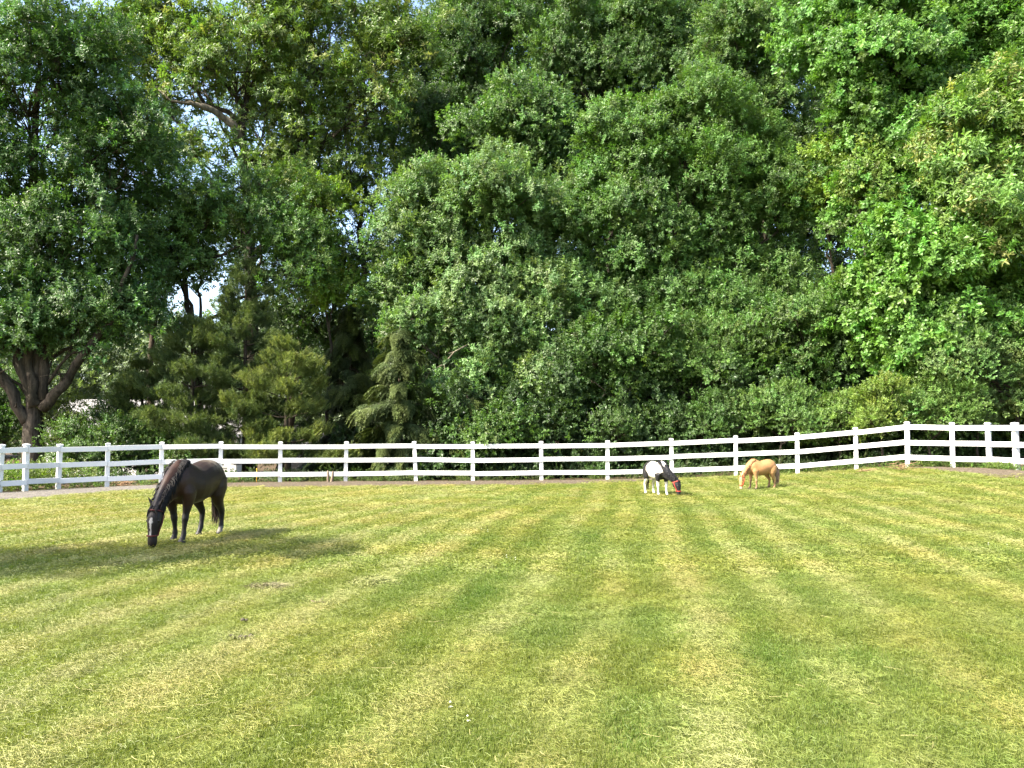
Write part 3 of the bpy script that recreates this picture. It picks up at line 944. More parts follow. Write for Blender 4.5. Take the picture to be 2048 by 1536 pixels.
broadleaf('shrub', 'dense bush hiding the white house wall behind the left fence', 'shrub', 190, 30.6, [(150, 895, 45, 40), (215, 880, 50, 35), (230, 920, 50, 35), (300, 905, 50, 38), (370, 920, 50, 30)], 'small', (0.06, 0.095, 0.03), 1.3, 0.5, 224, UND, r0=0.04)
broadleaf('shrub', 'dark leafy thicket at the left edge behind the fence', 'shrub', 10, 32.5, [(10, 800, 60, 50), (-50, 850, 70, 50), (10, 860, 40, 40)], 'small', (0.058, 0.098, 0.030), 1.1, 0.6, 220, UND, r0=0.05)
broadleaf('shrub', 'shaded low bush behind the fence at mid picture', 'shrub', 1010, 30.4, [(1010, 850, 60, 32), (950, 870, 50, 25)], 'maple', (0.064, 0.104, 0.032), 1.0, 0.5, 221, UND, r0=0.04)
broadleaf('shrub', 'dim low bush behind the fence above the pinto pony', 'shrub', 1290, 30.4, [(1300, 845, 65, 35), (1230, 865, 55, 28)], 'small', (0.060, 0.098, 0.032), 1.2, 0.55, 222, UND, r0=0.04)
broadleaf('shrub', 'dim low bush above the fence between the two ponies', 'shrub', 1430, 30.2, [(1440, 840, 60, 35), (1390, 860, 40, 26)], 'small', (0.060, 0.100, 0.034), 1.2, 0.55, 223, UND, r0=0.04)

# deep wood behind
BACK = 'tall trees deep in the wood'
back_specs = [
    (830, 50, 'gap-filling tree behind the drooping hemlock'), (960, 52, 'far tree behind the silvery maple'),
    (1130, 49, 'far tree behind the middle of the wood'), (1300, 52, 'far tree behind the tallest lit maple'),
    (1470, 49, 'far tree behind the layered top oak'), (1640, 46, 'far tree behind the yellow-green sapling'),
    (1820, 44, 'far tree behind the huge upper right oak'), (2000, 44, 'far tree behind the right edge'),
    (2190, 44, 'far tree beyond the right edge of the view')]
for i, (u, D, lab) in enumerate(back_specs):
    lob = [(u, 80, 130, 150), (u - 50, 320, 110, 130), (u + 60, 430, 100, 120), (u, 600, 130, 120), (u + 20, 770, 130, 90)]
    if i == 0: lob = [(u + 30, 120, 90, 130), (u + 40, 350, 90, 120), (u + 20, 560, 90, 110), (u - 10, 760, 110, 90)]
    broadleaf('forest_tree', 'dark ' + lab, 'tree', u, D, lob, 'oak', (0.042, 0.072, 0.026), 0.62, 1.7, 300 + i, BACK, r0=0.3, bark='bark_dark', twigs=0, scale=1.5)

# undergrowth in the shade of the wood: nobody could count it
def undergrowth():
    rng = np.random.default_rng(77)
    P, A = [], []
    n1, n2 = 3000, 3000
    n = n1 + n2
    u = np.r_[rng.uniform(640, 2250, n1), rng.uniform(820, 2150, n2)]
    D = np.r_[rng.uniform(32.5, 42, n1), rng.uniform(29.6, 32.5, n2)]
    x = (u - 1024) / F_PX * D
    top = np.where(np.arange(n) < n1, np.where(u < 800, 2.0, 4.6), 0.4 + 4.2 * np.clip(0.5 + 0.5 * np.sin(x * 1.1) * np.sin(x * 0.47 + 1) + 0.35 * np.sin(x * 2.9 + 2), 0, 1.2))
    h = rng.random(n) ** np.where(np.arange(n) < n1, 1.5, 0.9) * top
    z = gz(x, D) + h + 0.1
    P = np.c_[x, D, z]
    A = rng.normal(0, 0.6, (n, 3)) + np.array([-0.1, -0.3, 0.7])
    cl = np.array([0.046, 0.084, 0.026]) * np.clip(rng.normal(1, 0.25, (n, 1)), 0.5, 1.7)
    s = rng.uniform(0.6, 1.5, (n, 1)) * np.ones((n, 3))
    g, nv = KIND['maple']
    o = scatter('undergrowth', P, axis_euler(A, rng), s, cl, rng.integers(0, nv, n), g)
    tag(o, 'dark leafy undergrowth beneath the trees behind the fence', 'undergrowth', kind='stuff')
undergrowth()

def far_wood():
    """hazy wooded slope far behind the left trees"""
    rng = np.random.default_rng(78)
    n = 6500
    D = rng.uniform(88, 112, n)
    u = rng.uniform(-250, 900, n)
    x = (u - 1024) / F_PX * D
    top = 16.5 + 2.2 * np.sin(x * 0.35) + 1.6 * np.sin(x * 0.9 + 1) + 0.05 * (D - 88)
    z = gz(x, D) + rng.random(n) ** 0.6 * top
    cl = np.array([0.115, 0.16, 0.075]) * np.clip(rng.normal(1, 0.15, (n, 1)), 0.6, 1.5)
    s = rng.uniform(2.2, 3.4, (n, 1)) * np.ones((n, 3))
    g, nv = KIND['maple']
    A = rng.normal(0, 0.45, (n, 3)) + np.array([-0.2, -0.5, 0.8])
    o = scatter('distant_woodland', np.c_[x, D, z], axis_euler(A, rng), s, cl, rng.integers(0, nv, n), g)
    tag(o, 'distant pale green wooded slope seen through the gap at left', 'woodland', kind='stuff')
far_wood()

# trees left of the frame: their shade falls across the paddock grass
broadleaf('oak_tree', 'broad oak standing left of the frame whose shade crosses the grass', 'tree', -2200, 7.3, [],
          'oak', G_DARK, 0.8, 0.7, 401, WOODS, r0=0.3, twigs=1,
          wl=[(-15.2, 5.3, 8.4, 2.4, 0.7, 1.3), (-13.9, 5.6, 10.8, 1.6, 0.35, 0.9), (-17.2, 5.0, 7.0, 2.2, 0.8, 1.4), (-18.5, 7.5, 7.5, 1.8, .3, 0.9)])

# ------------------------------------------------------------------ white three-board paddock fence
def bevel_box(name, sx, sy, sz, bev=0.006, zbase=False):
    bm = bmesh.new()
    bmesh.ops.create_cube(bm, size=1.0)
    for v in bm.verts:
        v.co.x *= sx; v.co.y *= sy; v.co.z *= sz
        if zbase: v.co.z += sz / 2
    bmesh.ops.bevel(bm, geom=list(bm.edges), offset=bev, segments=2, affect='EDGES', profile=0.5)
    me = bpy.data.meshes.new(name)
    bm.to_mesh(me); bm.free()
    return me

def build_fence():
    rnd = random.Random(5)
    pts = [at(u, v, D) for u, v, D in POSTS]
    pts[10].z += 0.035
    mid = pts[11]
    root = empty('paddock_fence', mid)
    tag(root, 'white three-board vinyl fence curving along the back of the paddock', 'fence')
    PW, PH, RH, RT = 0.135, 1.40, 0.162, 0.04
    post_me = bevel_box('fence_post', PW, PW, PH + 0.25, 0.008, True)
    post_me.transform(Matrix.Translation((0, 0, -0.25)))
    post_me.materials.append(M['vinyl'])
    # cap: a thin plate with a low pyramid
    bm = bmesh.new()
    h = PW / 2 + 0.012
    ring = lambda r, z: [bm.verts.new((sx * r, sy * r, z)) for sx, sy in ((-1, -1), (1, -1), (1, 1), (-1, 1))]
    a, b, c = ring(h, PH - 0.025), ring(h, PH + 0.012), ring(h * 0.80, PH + 0.026)
    t = bm.verts.new((0, 0, PH + 0.040))
    bm.faces.new(list(reversed(a)))
    for p, q in ((a, b), (b, c)):
        for k in range(4): bm.faces.new((p[k], p[(k + 1) % 4], q[(k + 1) % 4], q[k]))
    for k in range(4): bm.faces.new((c[k], c[(k + 1) % 4], t))
    cap_me = bpy.data.meshes.new('post_cap'); bm.to_mesh(cap_me); bm.free()
    cap_me.materials.append(M['rail'])
    rail_me = bevel_box('rail', 1.0, RT, RH, 0.007)
    rail_me.materials.append(M['rail'])
    n = len(pts)
    front = []
    for i, p in enumerate(pts):
        d = (pts[min(i + 1, n - 1)] - pts[max(i - 1, 0)]); d.z = 0; d.normalize()
        nrm = Vector((d.y, -d.x, 0))
        o = link('fence_post', post_me, root)
        o.location = p - mid
        tilt_x = rnd.uniform(-.012, .012); tilt_y = rnd.uniform(-.014, .014)
        if i == 10: tilt_y = -0.055
        o.rotation_euler = (tilt_x, tilt_y, math.atan2(d.y, d.x))
        c_ = link('post_cap', cap_me, o)
        front.append((p, nrm, tilt_y))
    for i in range(n - 1):
        (p, n0, t0), (q, n1, t1) = front[i], front[i + 1]
        for k, hgt in enumerate((1.255, 0.760, 0.275)):
            a = p + n0 * (PW / 2 + RT / 2 + 0.002) + Vector((math.sin(t0) * hgt, 0, hgt + rnd.uniform(-.016, .016)))
            b = q + n1 * (PW / 2 + RT / 2 + 0.002) + Vector((math.sin(t1) * hgt, 0, hgt + rnd.uniform(-.016, .016)))
            d = b - a
            L = d.length
            x = d.normalized()
            y = Vector((0, 0, 1)).cross(x).normalized()
            z = x.cross(y)
            o = link('rail', rail_me, root)
            mt = Matrix((x, y, z)).transposed().to_4x4()
            mt.translation = (a + b) / 2 - mid
            o.matrix_local = mt @ Matrix.Diagonal((L - 0.006, 1, 1, 1))

def mat_rail():
    m, nt, out = new_mat('white_vinyl_rail')
    n = noise_tex(nt, 1.1, 5, 0.6)
    n2 = noise_tex(nt, 26, 3, 0.6)
    c = ramp(nt, n, [(0.25, (0.57, 0.57, 0.55)), (0.6, (0.67, 0.67, 0.66))])
    sp = ramp(nt, n2, [(0.24, (0.45, 0.42, 0.36)), (0.31, (1, 1, 1))])
    c = mixc(nt, 0.6, c, sp, 'MULTIPLY')
    principled(nt, out, c, 0.42, 0.4)
    return m
M['rail'] = mat_rail()
build_fence()

# ------------------------------------------------------------------ horses: one continuous skin per animal, hair and halter as parts
def loft(bm, centers, ha, hb, n=18):
    """closed tube through centers; ha = half size in the body's vertical plane, hb = half width sideways"""
    rings = []
    C = [Vector(c) for c in centers]
    Yax = Vector((0, 1, 0))
    for i, c in enumerate(C):
        t = (C[min(i + 1, len(C) - 1)] - C[max(i - 1, 0)]).normalized()
        lat = (Yax - t * Yax.dot(t)).normalized()
        A = t.cross(lat).normalized()
        rings.append([bm.verts.new(c + A * (ha[i] * math.cos(2 * math.pi * k / n)) + lat * (hb[i] * math.sin(2 * math.pi * k / n))) for k in range(n)])
    for a, b in zip(rings[:-1], rings[1:]):
        for k in range(n):
            bm.faces.new((a[k], a[(k + 1) % n], b[(k + 1) % n], b[k]))
    for rg, c, rev in ((rings[0], C[0], True), (rings[-1], C[-1], False)):
        cv = bm.verts.new(c)
        for k in range(n):
            f = (rg[(k + 1) % n], rg[k], cv) if rev else (rg[k], rg[(k + 1) % n], cv)
            bm.faces.new(f)

def nz(p, s, seed=0.0):
    return mnoise.noise(Vector(p) * s + Vector((seed, seed * 1.7, -seed)))

NECK = [((0.33, 0, 0.755), .225, .125), ((0.43, 0, 0.715), .195, .105), ((0.535, 0, 0.655), .155, .083), ((0.635, 0, 0.575), .125, .068), ((0.725, 0, 0.490), .098, .056), ((0.775, 0, 0.43), .082, .05)]
HEAD = [((0.768, 0, 0.455), 0.048, 0.0472), ((0.788, 0, 0.405), 0.082, 0.0661), ((0.806, 0, 0.345), 0.098, 0.0755), ((0.822, 0, 0.275), 0.088, 0.0708), ((0.836, 0, 0.205), 0.066, 0.0555), ((0.845, 0, 0.14), 0.055, 0.0472), ((0.848, 0, 0.085), 0.053, 0.0496), ((0.846, 0, 0.045), 0.046, 0.046), ((0.842, 0, 0.018), 0.028, 0.0307)]
PIV = 0.42

def make_horse(name, label, loc, heading, height, bend, coat, legs=None, group='grazing horses and ponies', stout=1.0, mane_side=1, tail_full=1.0,
               mane_col=(0.006, 0.005, 0.0045), tail_cols=((0.012, 0.010, 0.009), (0.03, 0.02, 0.014)), halter_col=(0.45, 0.04, 0.03), seed=1, strap=0.013):
    rnd = random.Random(seed)
    root = empty(name, loc, heading)
    tag(root, label, 'horse' if height > 1.1 else 'pony', group)
    S = height
    def warp(p):
        x, y, z = p
        if x > PIV:
            r = math.hypot(x - PIV, y)
            t = min(1.0, r / 0.42)
            a = bend * t * t * (3 - 2 * t)
            dx, dy = x - PIV, y
            x, y = PIV + dx * math.cos(a) - dy * math.sin(a), dx * math.sin(a) + dy * math.cos(a)
        return Vector((x * S, y * S * stout, z * S))
    def unwarp(p):
        x, y, z = p[0] / S, p[1] / (S * stout), p[2] / S
        r = math.hypot(x - PIV, y)
        if x > PIV - 0.05 and r > 1e-6:
            t = min(1.0, r / 0.42)
            a = -bend * t * t * (3 - 2 * t) if x > PIV else 0.0
            dx, dy = x - PIV, y
            x, y = PIV + dx * math.cos(a) - dy * math.sin(a), dx * math.sin(a) + dy * math.cos(a)
        return x, y, z
    bm = bmesh.new()
    T = [(-0.50, .80, .66, .055), (-0.475, .875, .60, .115), (-0.42, .935, .54, .165), (-0.34, .975, .51, .192), (-0.24, .985, .495, .203), (-0.13, .962, .475, .205),
         (0.0, .925, .445, .212), (0.11, .925, .437, .208), (0.20, .955, .442, .192), (0.28, .985, .455, .172), (0.35, .968, .475, .160), (0.42, .90, .51, .145), (0.48, .83, .55, .115), (0.515, .75, .61, .06)]
    loft(bm, [(x, 0, (a + b) / 2) for x, a, b, w in T], [(a - b) / 2 for x, a, b, w in T], [w for *_, w in T], 24)
    loft(bm, [c for c, *_ in NECK], [a for _, a, _ in NECK], [b for *_, b in NECK], 20)
    loft(bm, [c for c, *_ in HEAD], [a for _, a, _ in HEAD], [b for *_, b in HEAD], 18)
    # jaw / cheek
    loft(bm, [(0.735, 0, 0.40), (0.75, 0, 0.345), (0.765, 0, 0.29), (0.79, 0, 0.23)], [.03, .052, .05, .025], [.040, .058, .052, .03], 12)
    # withers and crest
    loft(bm, [(0.18, 0, .945), (0.27, 0, .972), (0.36, 0, .955), (0.46, 0, .885), (0.58, 0, .775)], [.02, .032, .04, .038, .02], [.03, .045, .045, .035, .02], 10)
    # ears
    for s in (-1, 1):
        bx, bz = 0.775, 0.485
        loft(bm, [(bx, s * .036, bz - .03), (bx + .012, s * .052, bz + .015), (bx + .026, s * .074, bz + .062), (bx + .036, s * .092, bz + .105)], [.020, .024, .018, .006], [.014, .018, .013, .005], 8)
    lg = {'fl': 0.0, 'fr': 0.0, 'hl': 0.0, 'hr': 0.0}
    if legs: lg.update(legs)
    for key, s in (('fl', 1), ('fr', -1)):
        o = lg[key]
        loft(bm, [(.335, s * .105, .72), (.325, s * .125, .60), (.315 + o * .12, s * .118, .52), (.315 + o * .30, s * .108, .44), (.318 + o * .55, s * .100, .345), (.320 + o * .68, s * .097, .285), (.322 + o * .75, s * .095, .24),
                  (.323 + o * .88, s * .094, .16), (.324 + o * .94, s * .094, .105), (.338 + o, s * .094, .075), (.350 + o, s * .094, .047), (.360 + o, s * .094, .02), (.368 + o, s * .094, 0.0)],
             [.11, .115, .092, .066, .043, .046, .034, .027, .036, .031, .037, .047, .052], [.05, .065, .062, .050, .037, .040, .030, .024, .031, .028, .035, .044, .048], 14)
    for key, s in (('hl', 1), ('hr', -1)):
        o = lg[key]
        loft(bm, [(-.33, s * .10, .84), (-.335, s * .120, .72), (-.32 + o * .1, s * .130, .62), (-.30 + o * .25, s * .128, .53), (-.325 + o * .45, s * .118, .445), (-.385 + o * .62, s * .108, .37), (-.425 + o * .72, s * .102, .315), (-.432 + o * .78, s * .100, .27),
                  (-.425 + o * .88, s * .098, .18), (-.418 + o * .95, s * .098, .115), (-.398 + o, s * .098, .078), (-.385 + o, s * .098, .047), (-.374 + o, s * .098, .02), (-.366 + o, s * .098, 0.0)],
             [.13, .155, .145, .118, .082, .058, .052, .042, .032, .039, .033, .038, .047, .051], [.055, .085, .088, .078, .058, .040, .035, .032, .026, .032, .028, .035, .044, .048], 14)
    for v in bm.verts: v.co = warp(v.co)
    bmesh.ops.recalc_face_normals(bm, faces=list(bm.faces))
    me = bpy.data.meshes.new('body_rough'); bm.to_mesh(me); bm.free()
    tmp = bpy.data.objects.new('tmp', me); COL.objects.link(tmp)
    rm = tmp.modifiers.new('r', 'REMESH'); rm.mode = 'VOXEL'; rm.voxel_size = 0.0105 * S; rm.use_smooth_shade = True
    sm = tmp.modifiers.new('s', 'SMOOTH'); sm.factor = 0.5; sm.iterations = 7
    dg = bpy.context.evaluated_depsgraph_get()
    body = bpy.data.meshes.new_from_object(tmp.evaluated_get(dg))
    bpy.data.objects.remove(tmp)
    body.name = 'body'
    a = body.attributes.new('coat', 'FLOAT_COLOR', 'POINT')
    cols = np.ones((len(body.vertices), 4), np.float32)
    for i, v in enumerate(body.vertices):
        cols[i, :3] = coat(*unwarp(v.co))
    a.data.foreach_set('color', cols.ravel())
    body.materials.clear(); body.materials.append(M['coat']); smooth(body)
    link('body', body, root)

    # eyes
    for s in (-1, 1):
        bm = bmesh.new(); bmesh.ops.create_uvsphere(bm, u_segments=10, v_segments=8, radius=0.017 * S)
        e = bpy.data.meshes.new('eye'); bm.to_mesh(e); bm.free(); smooth(e); e.materials.append(M['eye'])
        o = link('eye', e, root); o.location = warp((0.845, s * 0.064, 0.315))

    # hair: locks as thin tapered ribbons with a little body
    def locks(nm, strands, width, colors):
        B = Bits()
        for pts, cw in strands:
            k = len(pts)
            lv = rnd.random()
            V = []
            for i, p in enumerate(pts):
                t = pts[min(i + 1, k - 1)] - pts[max(i - 1, 0)]
                s = t.cross(Vector((rnd.uniform(-.3, .3), rnd.uniform(-.3, .3), .2)) + (Vector((1, .3, 0)) if abs(t.normalized().z) > .7 else Vector((0, 0, 1))))
                if s.length < 1e-6: s = Vector((0, 1, 0))
                s = s.normalized() * (width * cw * S * (1.0 - 0.75 * i / (k - 1)))
                n = s.cross(t).normalized() * s.length * 0.45
                V += [p - s, p + n, p + s, p - n]
            Fc = []
            for i in range(k - 1):
                for j in range(4):
                    Fc.append((4 * i + j, 4 * i + (j + 1) % 4, 4 * i + 4 + (j + 1) % 4, 4 * i + 4 + j))
            B.add(V, Fc, lv)
        me = B.mesh(nm, colors)
        smooth(me)
        return link(nm, me, root)
    hair = mat_hair(name + '_mane_hair', mane_col, tuple(c * 2.4 for c in mane_col))
    st = []
    crest = [(0.30, 1.01), (0.40, .955), (0.50, .86), (0.58, .775), (0.66, .70), (0.73, .61), (0.775, .525)]
    for i in range(420):
        t = rnd.random() * 5.99; j = int(t); f = t - j
        x = crest[j][0] + (crest[j + 1][0] - crest[j][0]) * f
        z = crest[j][1] + (crest[j + 1][1] - crest[j][1]) * f - 0.018
        L = rnd.uniform(0.09, 0.20) * (1.0 if t > 1 else 0.6)
        side = mane_side if rnd.random() < 0.85 else -mane_side
        pts = []
        dr_, wv = rnd.uniform(-.03, .06), rnd.uniform(-.02, .006)
        for k in range(6):
            q = k / 5
            y = side * (0.012 + 0.075 * min(1, q * 1.8) * (1.25 - 0.09 * t) + 0.012 * rnd.random())
            pts.append(warp((x + dr_ * q + rnd.uniform(-.006, .006), y + side * wv * q, z + 0.022 * math.sin(min(1, q * 3) * 1.57) - L * q * q * 0.55 - L * q * 0.45)))
        st.append((pts, rnd.uniform(.7, 1.3)))
    locks('mane', st, 0.011, hair)
    st = []
    for i in range(60):
        y0 = rnd.uniform(-.034, .034)
        L = rnd.uniform(.09, .19)
        pts = [warp((0.792 + 0.068 * min(1, q * 2.2) + 0.012 * q + rnd.uniform(-.004, .004), y0 * (1 + q) + rnd.uniform(-.006, .006), 0.505 - L * q)) for q in np.linspace(0, 1, 5)]
        st.append((pts, 1.0))
    locks('forelock', st, 0.008, hair)
    th = mat_hair(name + '_tail_hair', *tail_cols)
    st = []
    for i in range(int(190 * tail_full)):
        a, r = rnd.uniform(0, 6.283), math.sqrt(rnd.random()) * 0.038 * tail_full
        zend = rnd.uniform(0.10, 0.45) if rnd.random() < 0.7 else rnd.uniform(.4, .6)
        start = rnd.uniform(0, .16)
        pts = []
        for k in range(8):
            q = k / 7
            z = .865 - start - (.865 - start - zend) * q
            dn = (.865 - z) / .8
            bul = (0.35 + 1.5 * math.sin(min(1, dn * 1.25) * 2.5) ** 1)
            x = -0.487 - 0.075 * min(1, dn * 4.0) + 0.02 * dn
            pts.append(warp((x + math.cos(a) * r * bul, math.sin(a) * r * bul + 0.012 * math.sin(6 * q + a), z)))
        st.append((pts, rnd.uniform(.7, 1.4)))
    locks('tail', st, 0.010, th)

    # halter of flat straps
    hm = mat_plain(name + '_halter_webbing', halter_col, 0.6)
    def head_sec(z):
        for (c0, a0, b0), (c1, a1, b1) in zip(HEAD[:-1], HEAD[1:]):
            if c0[2] >= z >= c1[2]:
                t = (c0[2] - z) / (c0[2] - c1[2])
                return c0[0] + (c1[0] - c0[0]) * t, a0 + (a1 - a0) * t, b0 + (b1 - b0) * t
        return HEAD[-1][0][0], .03, .03
    def band(nm, rows):
        bm2 = bmesh.new(); rings = []
        for ring in rows: rings.append([bm2.verts.new(warp(p)) for p in ring])
        n = len(rings[0])
        for a_, b_ in zip(rings[:-1], rings[1:]):
            for k in range(n): bm2.faces.new((a_[k], a_[(k + 1) % n], b_[(k + 1) % n], b_[k]))
        me2 = bpy.data.meshes.new(nm); bm2.to_mesh(me2); bm2.free(); smooth(me2); me2.materials.append(hm)
        o = link(nm, me2, None); return o
    def ring_at(z, tilt, g, n=20):
        x, a_, b_ = head_sec(z)
        return [(x + math.cos(2 * math.pi * k / n) * (a_ + g), math.sin(2 * math.pi * k / n) * (b_ + g), z + tilt * math.cos(2 * math.pi * k / n)) for k in range(n)]
    hw = strap
    hal = band('halter', [ring_at(0.150 + hw, .0, .004), ring_at(0.150 + hw, 0, .012), ring_at(.150 - hw, 0, .012), ring_at(.150 - hw, 0, .004)])
    hal.parent = root
    cr = band('crown_strap', [ring_at(0.415 + dz, .03, g) for dz, g in ((hw, .004), (hw, .014), (-hw, .014), (-hw, .004))]); cr.parent = hal
    for s in (-1, 1):
        W_ = Wood()
        pts = []
        for z in np.linspace(0.15, 0.41, 8):
            x, a_, b_ = head_sec(z)
            pts.append(warp((x - 0.35 * a_, s * (b_ * 0.955 + .006), z)))
        W_.tube(pts, [hw * S] * 8, 6)
        o = link('cheek_strap', W_.mesh('cheek_strap', hm), hal)
    return root

def mat_plain(name, col, rough=0.6):
    m, nt, out = new_mat(name)
    n = noise_tex(nt, 40, 3)
    c = mixc(nt, n, tuple(c * 0.8 for c in col), tuple(min(1, c * 1.2) for c in col))
    principled(nt, out, c, rough, 0.3)
    return m
def mat_hair(name, a, b):
    m, nt, out = new_mat(name)
    l = nd(nt, 'ShaderNodeAttribute', attribute_type='GEOMETRY', attribute_name='lv')
    c = mixc(nt, l.outputs['Fac'], a, b)
    principled(nt, out, c, 0.6, 0.18)
    return m
def mat_coat():
    m, nt, out = new_mat('horse_coat')
    a = nd(nt, 'ShaderNodeAttribute', attribute_type='GEOMETRY', attribute_name='coat')
    tc = nt.nodes.new('ShaderNodeTexCoord')
    n = noise_tex(nt, 55, 4, 0.7, coord=tc.outputs['Object'])
    n2 = noise_tex(nt, 6, 3, 0.6, coord=tc.outputs['Object'])
    c = mixc(nt, 1.0, a.outputs['Color'], ramp(nt, n, [(0.25, (0.72, 0.72, 0.72)), (0.75, (1.25, 1.25, 1.25))]), 'MULTIPLY')
    c = mixc(nt, 1.0, c, ramp(nt, n2, [(0.3, (0.88, 0.88, 0.88)), (0.7, (1.1, 1.1, 1.1))]), 'MULTIPLY')
    p = principled(nt, out, c, 0.52, 0.25, bump=n, bump_s=0.25, bump_d=0.004)
    p.inputs['Sheen Weight'].default_value = 0.03
    p.inputs['Sheen Roughness'].default_value = 0.4
    return m
M['coat'] = mat_coat()
M['eye'] = mat_plain('eye_dark', (0.008, 0.006, 0.005), 0.12)

def lerp3(a, b, t):
    t = min(1, max(0, t)); t = t * t * (3 - 2 * t)
    return tuple(x + (y - x) * t for x, y in zip(a, b))

def coat_bay(x, y, z):
    c = (0.017, 0.0078, 0.0036)
    c = lerp3(c, (0.030, 0.012, 0.005), (x - 0.15) * 2.2 + nz((x, y, z), 4) * .4)
    # roan frosting on the croup
    rump = max(0, 1 - abs(x + 0.30) / 0.24) * max(0, min(1, (z - 0.80) / 0.12))
    c = lerp3(c, (0.15, 0.118, 0.085), rump * (0.85 + 0.9 * nz((x, y, z), 22, 3)))
    # black points
    leg = (0.47 - z) / 0.14
    if x < 0.60: c = lerp3(c, (0.007, 0.006, 0.0055), leg)
    if x > 0.60: c = lerp3(c, (0.012, 0.008, 0.0065), (x - 0.60) * 6)
    if x > 0.70 and z < 0.40:
        fr = x - (0.80 + 0.06 * (0.4 - z))
        if fr > 0 and abs(y - 0.006 + nz((x, y, z), 30) * .006) < 0.009 + 0.012 * max(0, 1 - abs(z - .31) / .045) and z > 0.15 and z < 0.36:
            c = (0.34, 0.32, 0.30)
    if z < 0.05 and x < 0.6: c = (0.02, 0.017, 0.015)
    if x < -0.2 and y > 0 and z < 0.115 and z > 0.045: c = (0.12, 0.105, 0.09)
    return c
def coat_pinto(x, y, z):
    white, black = (0.58, 0.54, 0.45), (0.014, 0.013, 0.014)
    n = nz((x, y, z), 5, 2) * 0.09 + nz((x, y, z), 14, 5) * 0.025
    b = 0.0
    if x + n < -0.16 and z > 0.43 + n: b = 1
    if x + n > 0.34 and z + n < 0.92 - (x - 0.34) * 0.2 and x < 0.6 and z < 0.80 + n * 2 - max(0, 0.50 - x) * 1.2 and z > 0.50 + n: b = 1
    if x + n * .6 > 0.52: b = 1
    if x > 0.25 and x < 0.45 and z < 0.66 + n and z > 0.40 + n * 0.6: b = 1
    if x > 0.6: b = 1
    if z < 0.40 and x < 0.6: b = 0
    c = black if b else white
    if z < 0.045 and x < 0.6: c = (0.10, 0.085, 0.07)
    return c
def coat_palomino(x, y, z):
    c = (0.31, 0.165, 0.066)
    c = lerp3(c, (0.35, 0.22, 0.10), (0.56 - z) * 3 + nz((x, y, z), 5) * .5)
    if x < 0.6: c = lerp3(c, (0.20, 0.115, 0.06), (0.34 - z) / 0.14)
    if x > 0.6: c = lerp3(c, (0.35, 0.19, 0.08), (x - 0.6) * 5)
    if x > 0.7 and z < 0.10: c = lerp3(c, (0.55, 0.42, 0.32), (0.10 - z) * 20)
    if z < 0.045 and x < 0.6: c = (0.05, 0.04, 0.035)
    return c

def stand(u, v, D):
    p = at(u, v, D); p.z = gz1(p.x, p.y); return p
make_horse('bay_horse', 'dark bay horse with white blaze and red halter grazing at left', stand(386, 1081, 12.05), math.atan2(-0.987, -0.16), 1.24, R(2), coat_bay,
           {'fl': 0.04, 'fr': -0.10, 'hl': -0.06, 'hr': 0.08}, seed=3, mane_side=1, stout=1.06, halter_col=(0.10, 0.02, 0.016), strap=0.007)
make_horse('pinto_pony', 'black and white pinto pony grazing with its head to the right', stand(1313, 990, 21.5), math.atan2(-0.94, 0.34), 0.95, R(32), coat_pinto,
           {'fl': 0.06, 'fr': -0.05, 'hl': 0.05, 'hr': -0.04}, seed=5, stout=1.15, mane_side=-1, halter_col=(0.36, 0.05, 0.03), mane_col=(0.012, 0.012, 0.013))
make_horse('palomino_pony', 'golden tan pony with bushy tail grazing with its head to the left', stand(1524, 981, 23.1), math.atan2(-0.30, -0.95), 0.90, R(8), coat_palomino,
           {'fl': -0.05, 'fr': 0.05, 'hl': 0.0, 'hr': 0.06}, seed=7, stout=1.15, tail_full=1.7, halter_col=(0.42, 0.07, 0.03),
           mane_col=(0.20, 0.10, 0.045), tail_cols=((0.14, 0.085, 0.055), (0.42, 0.30, 0.20)))

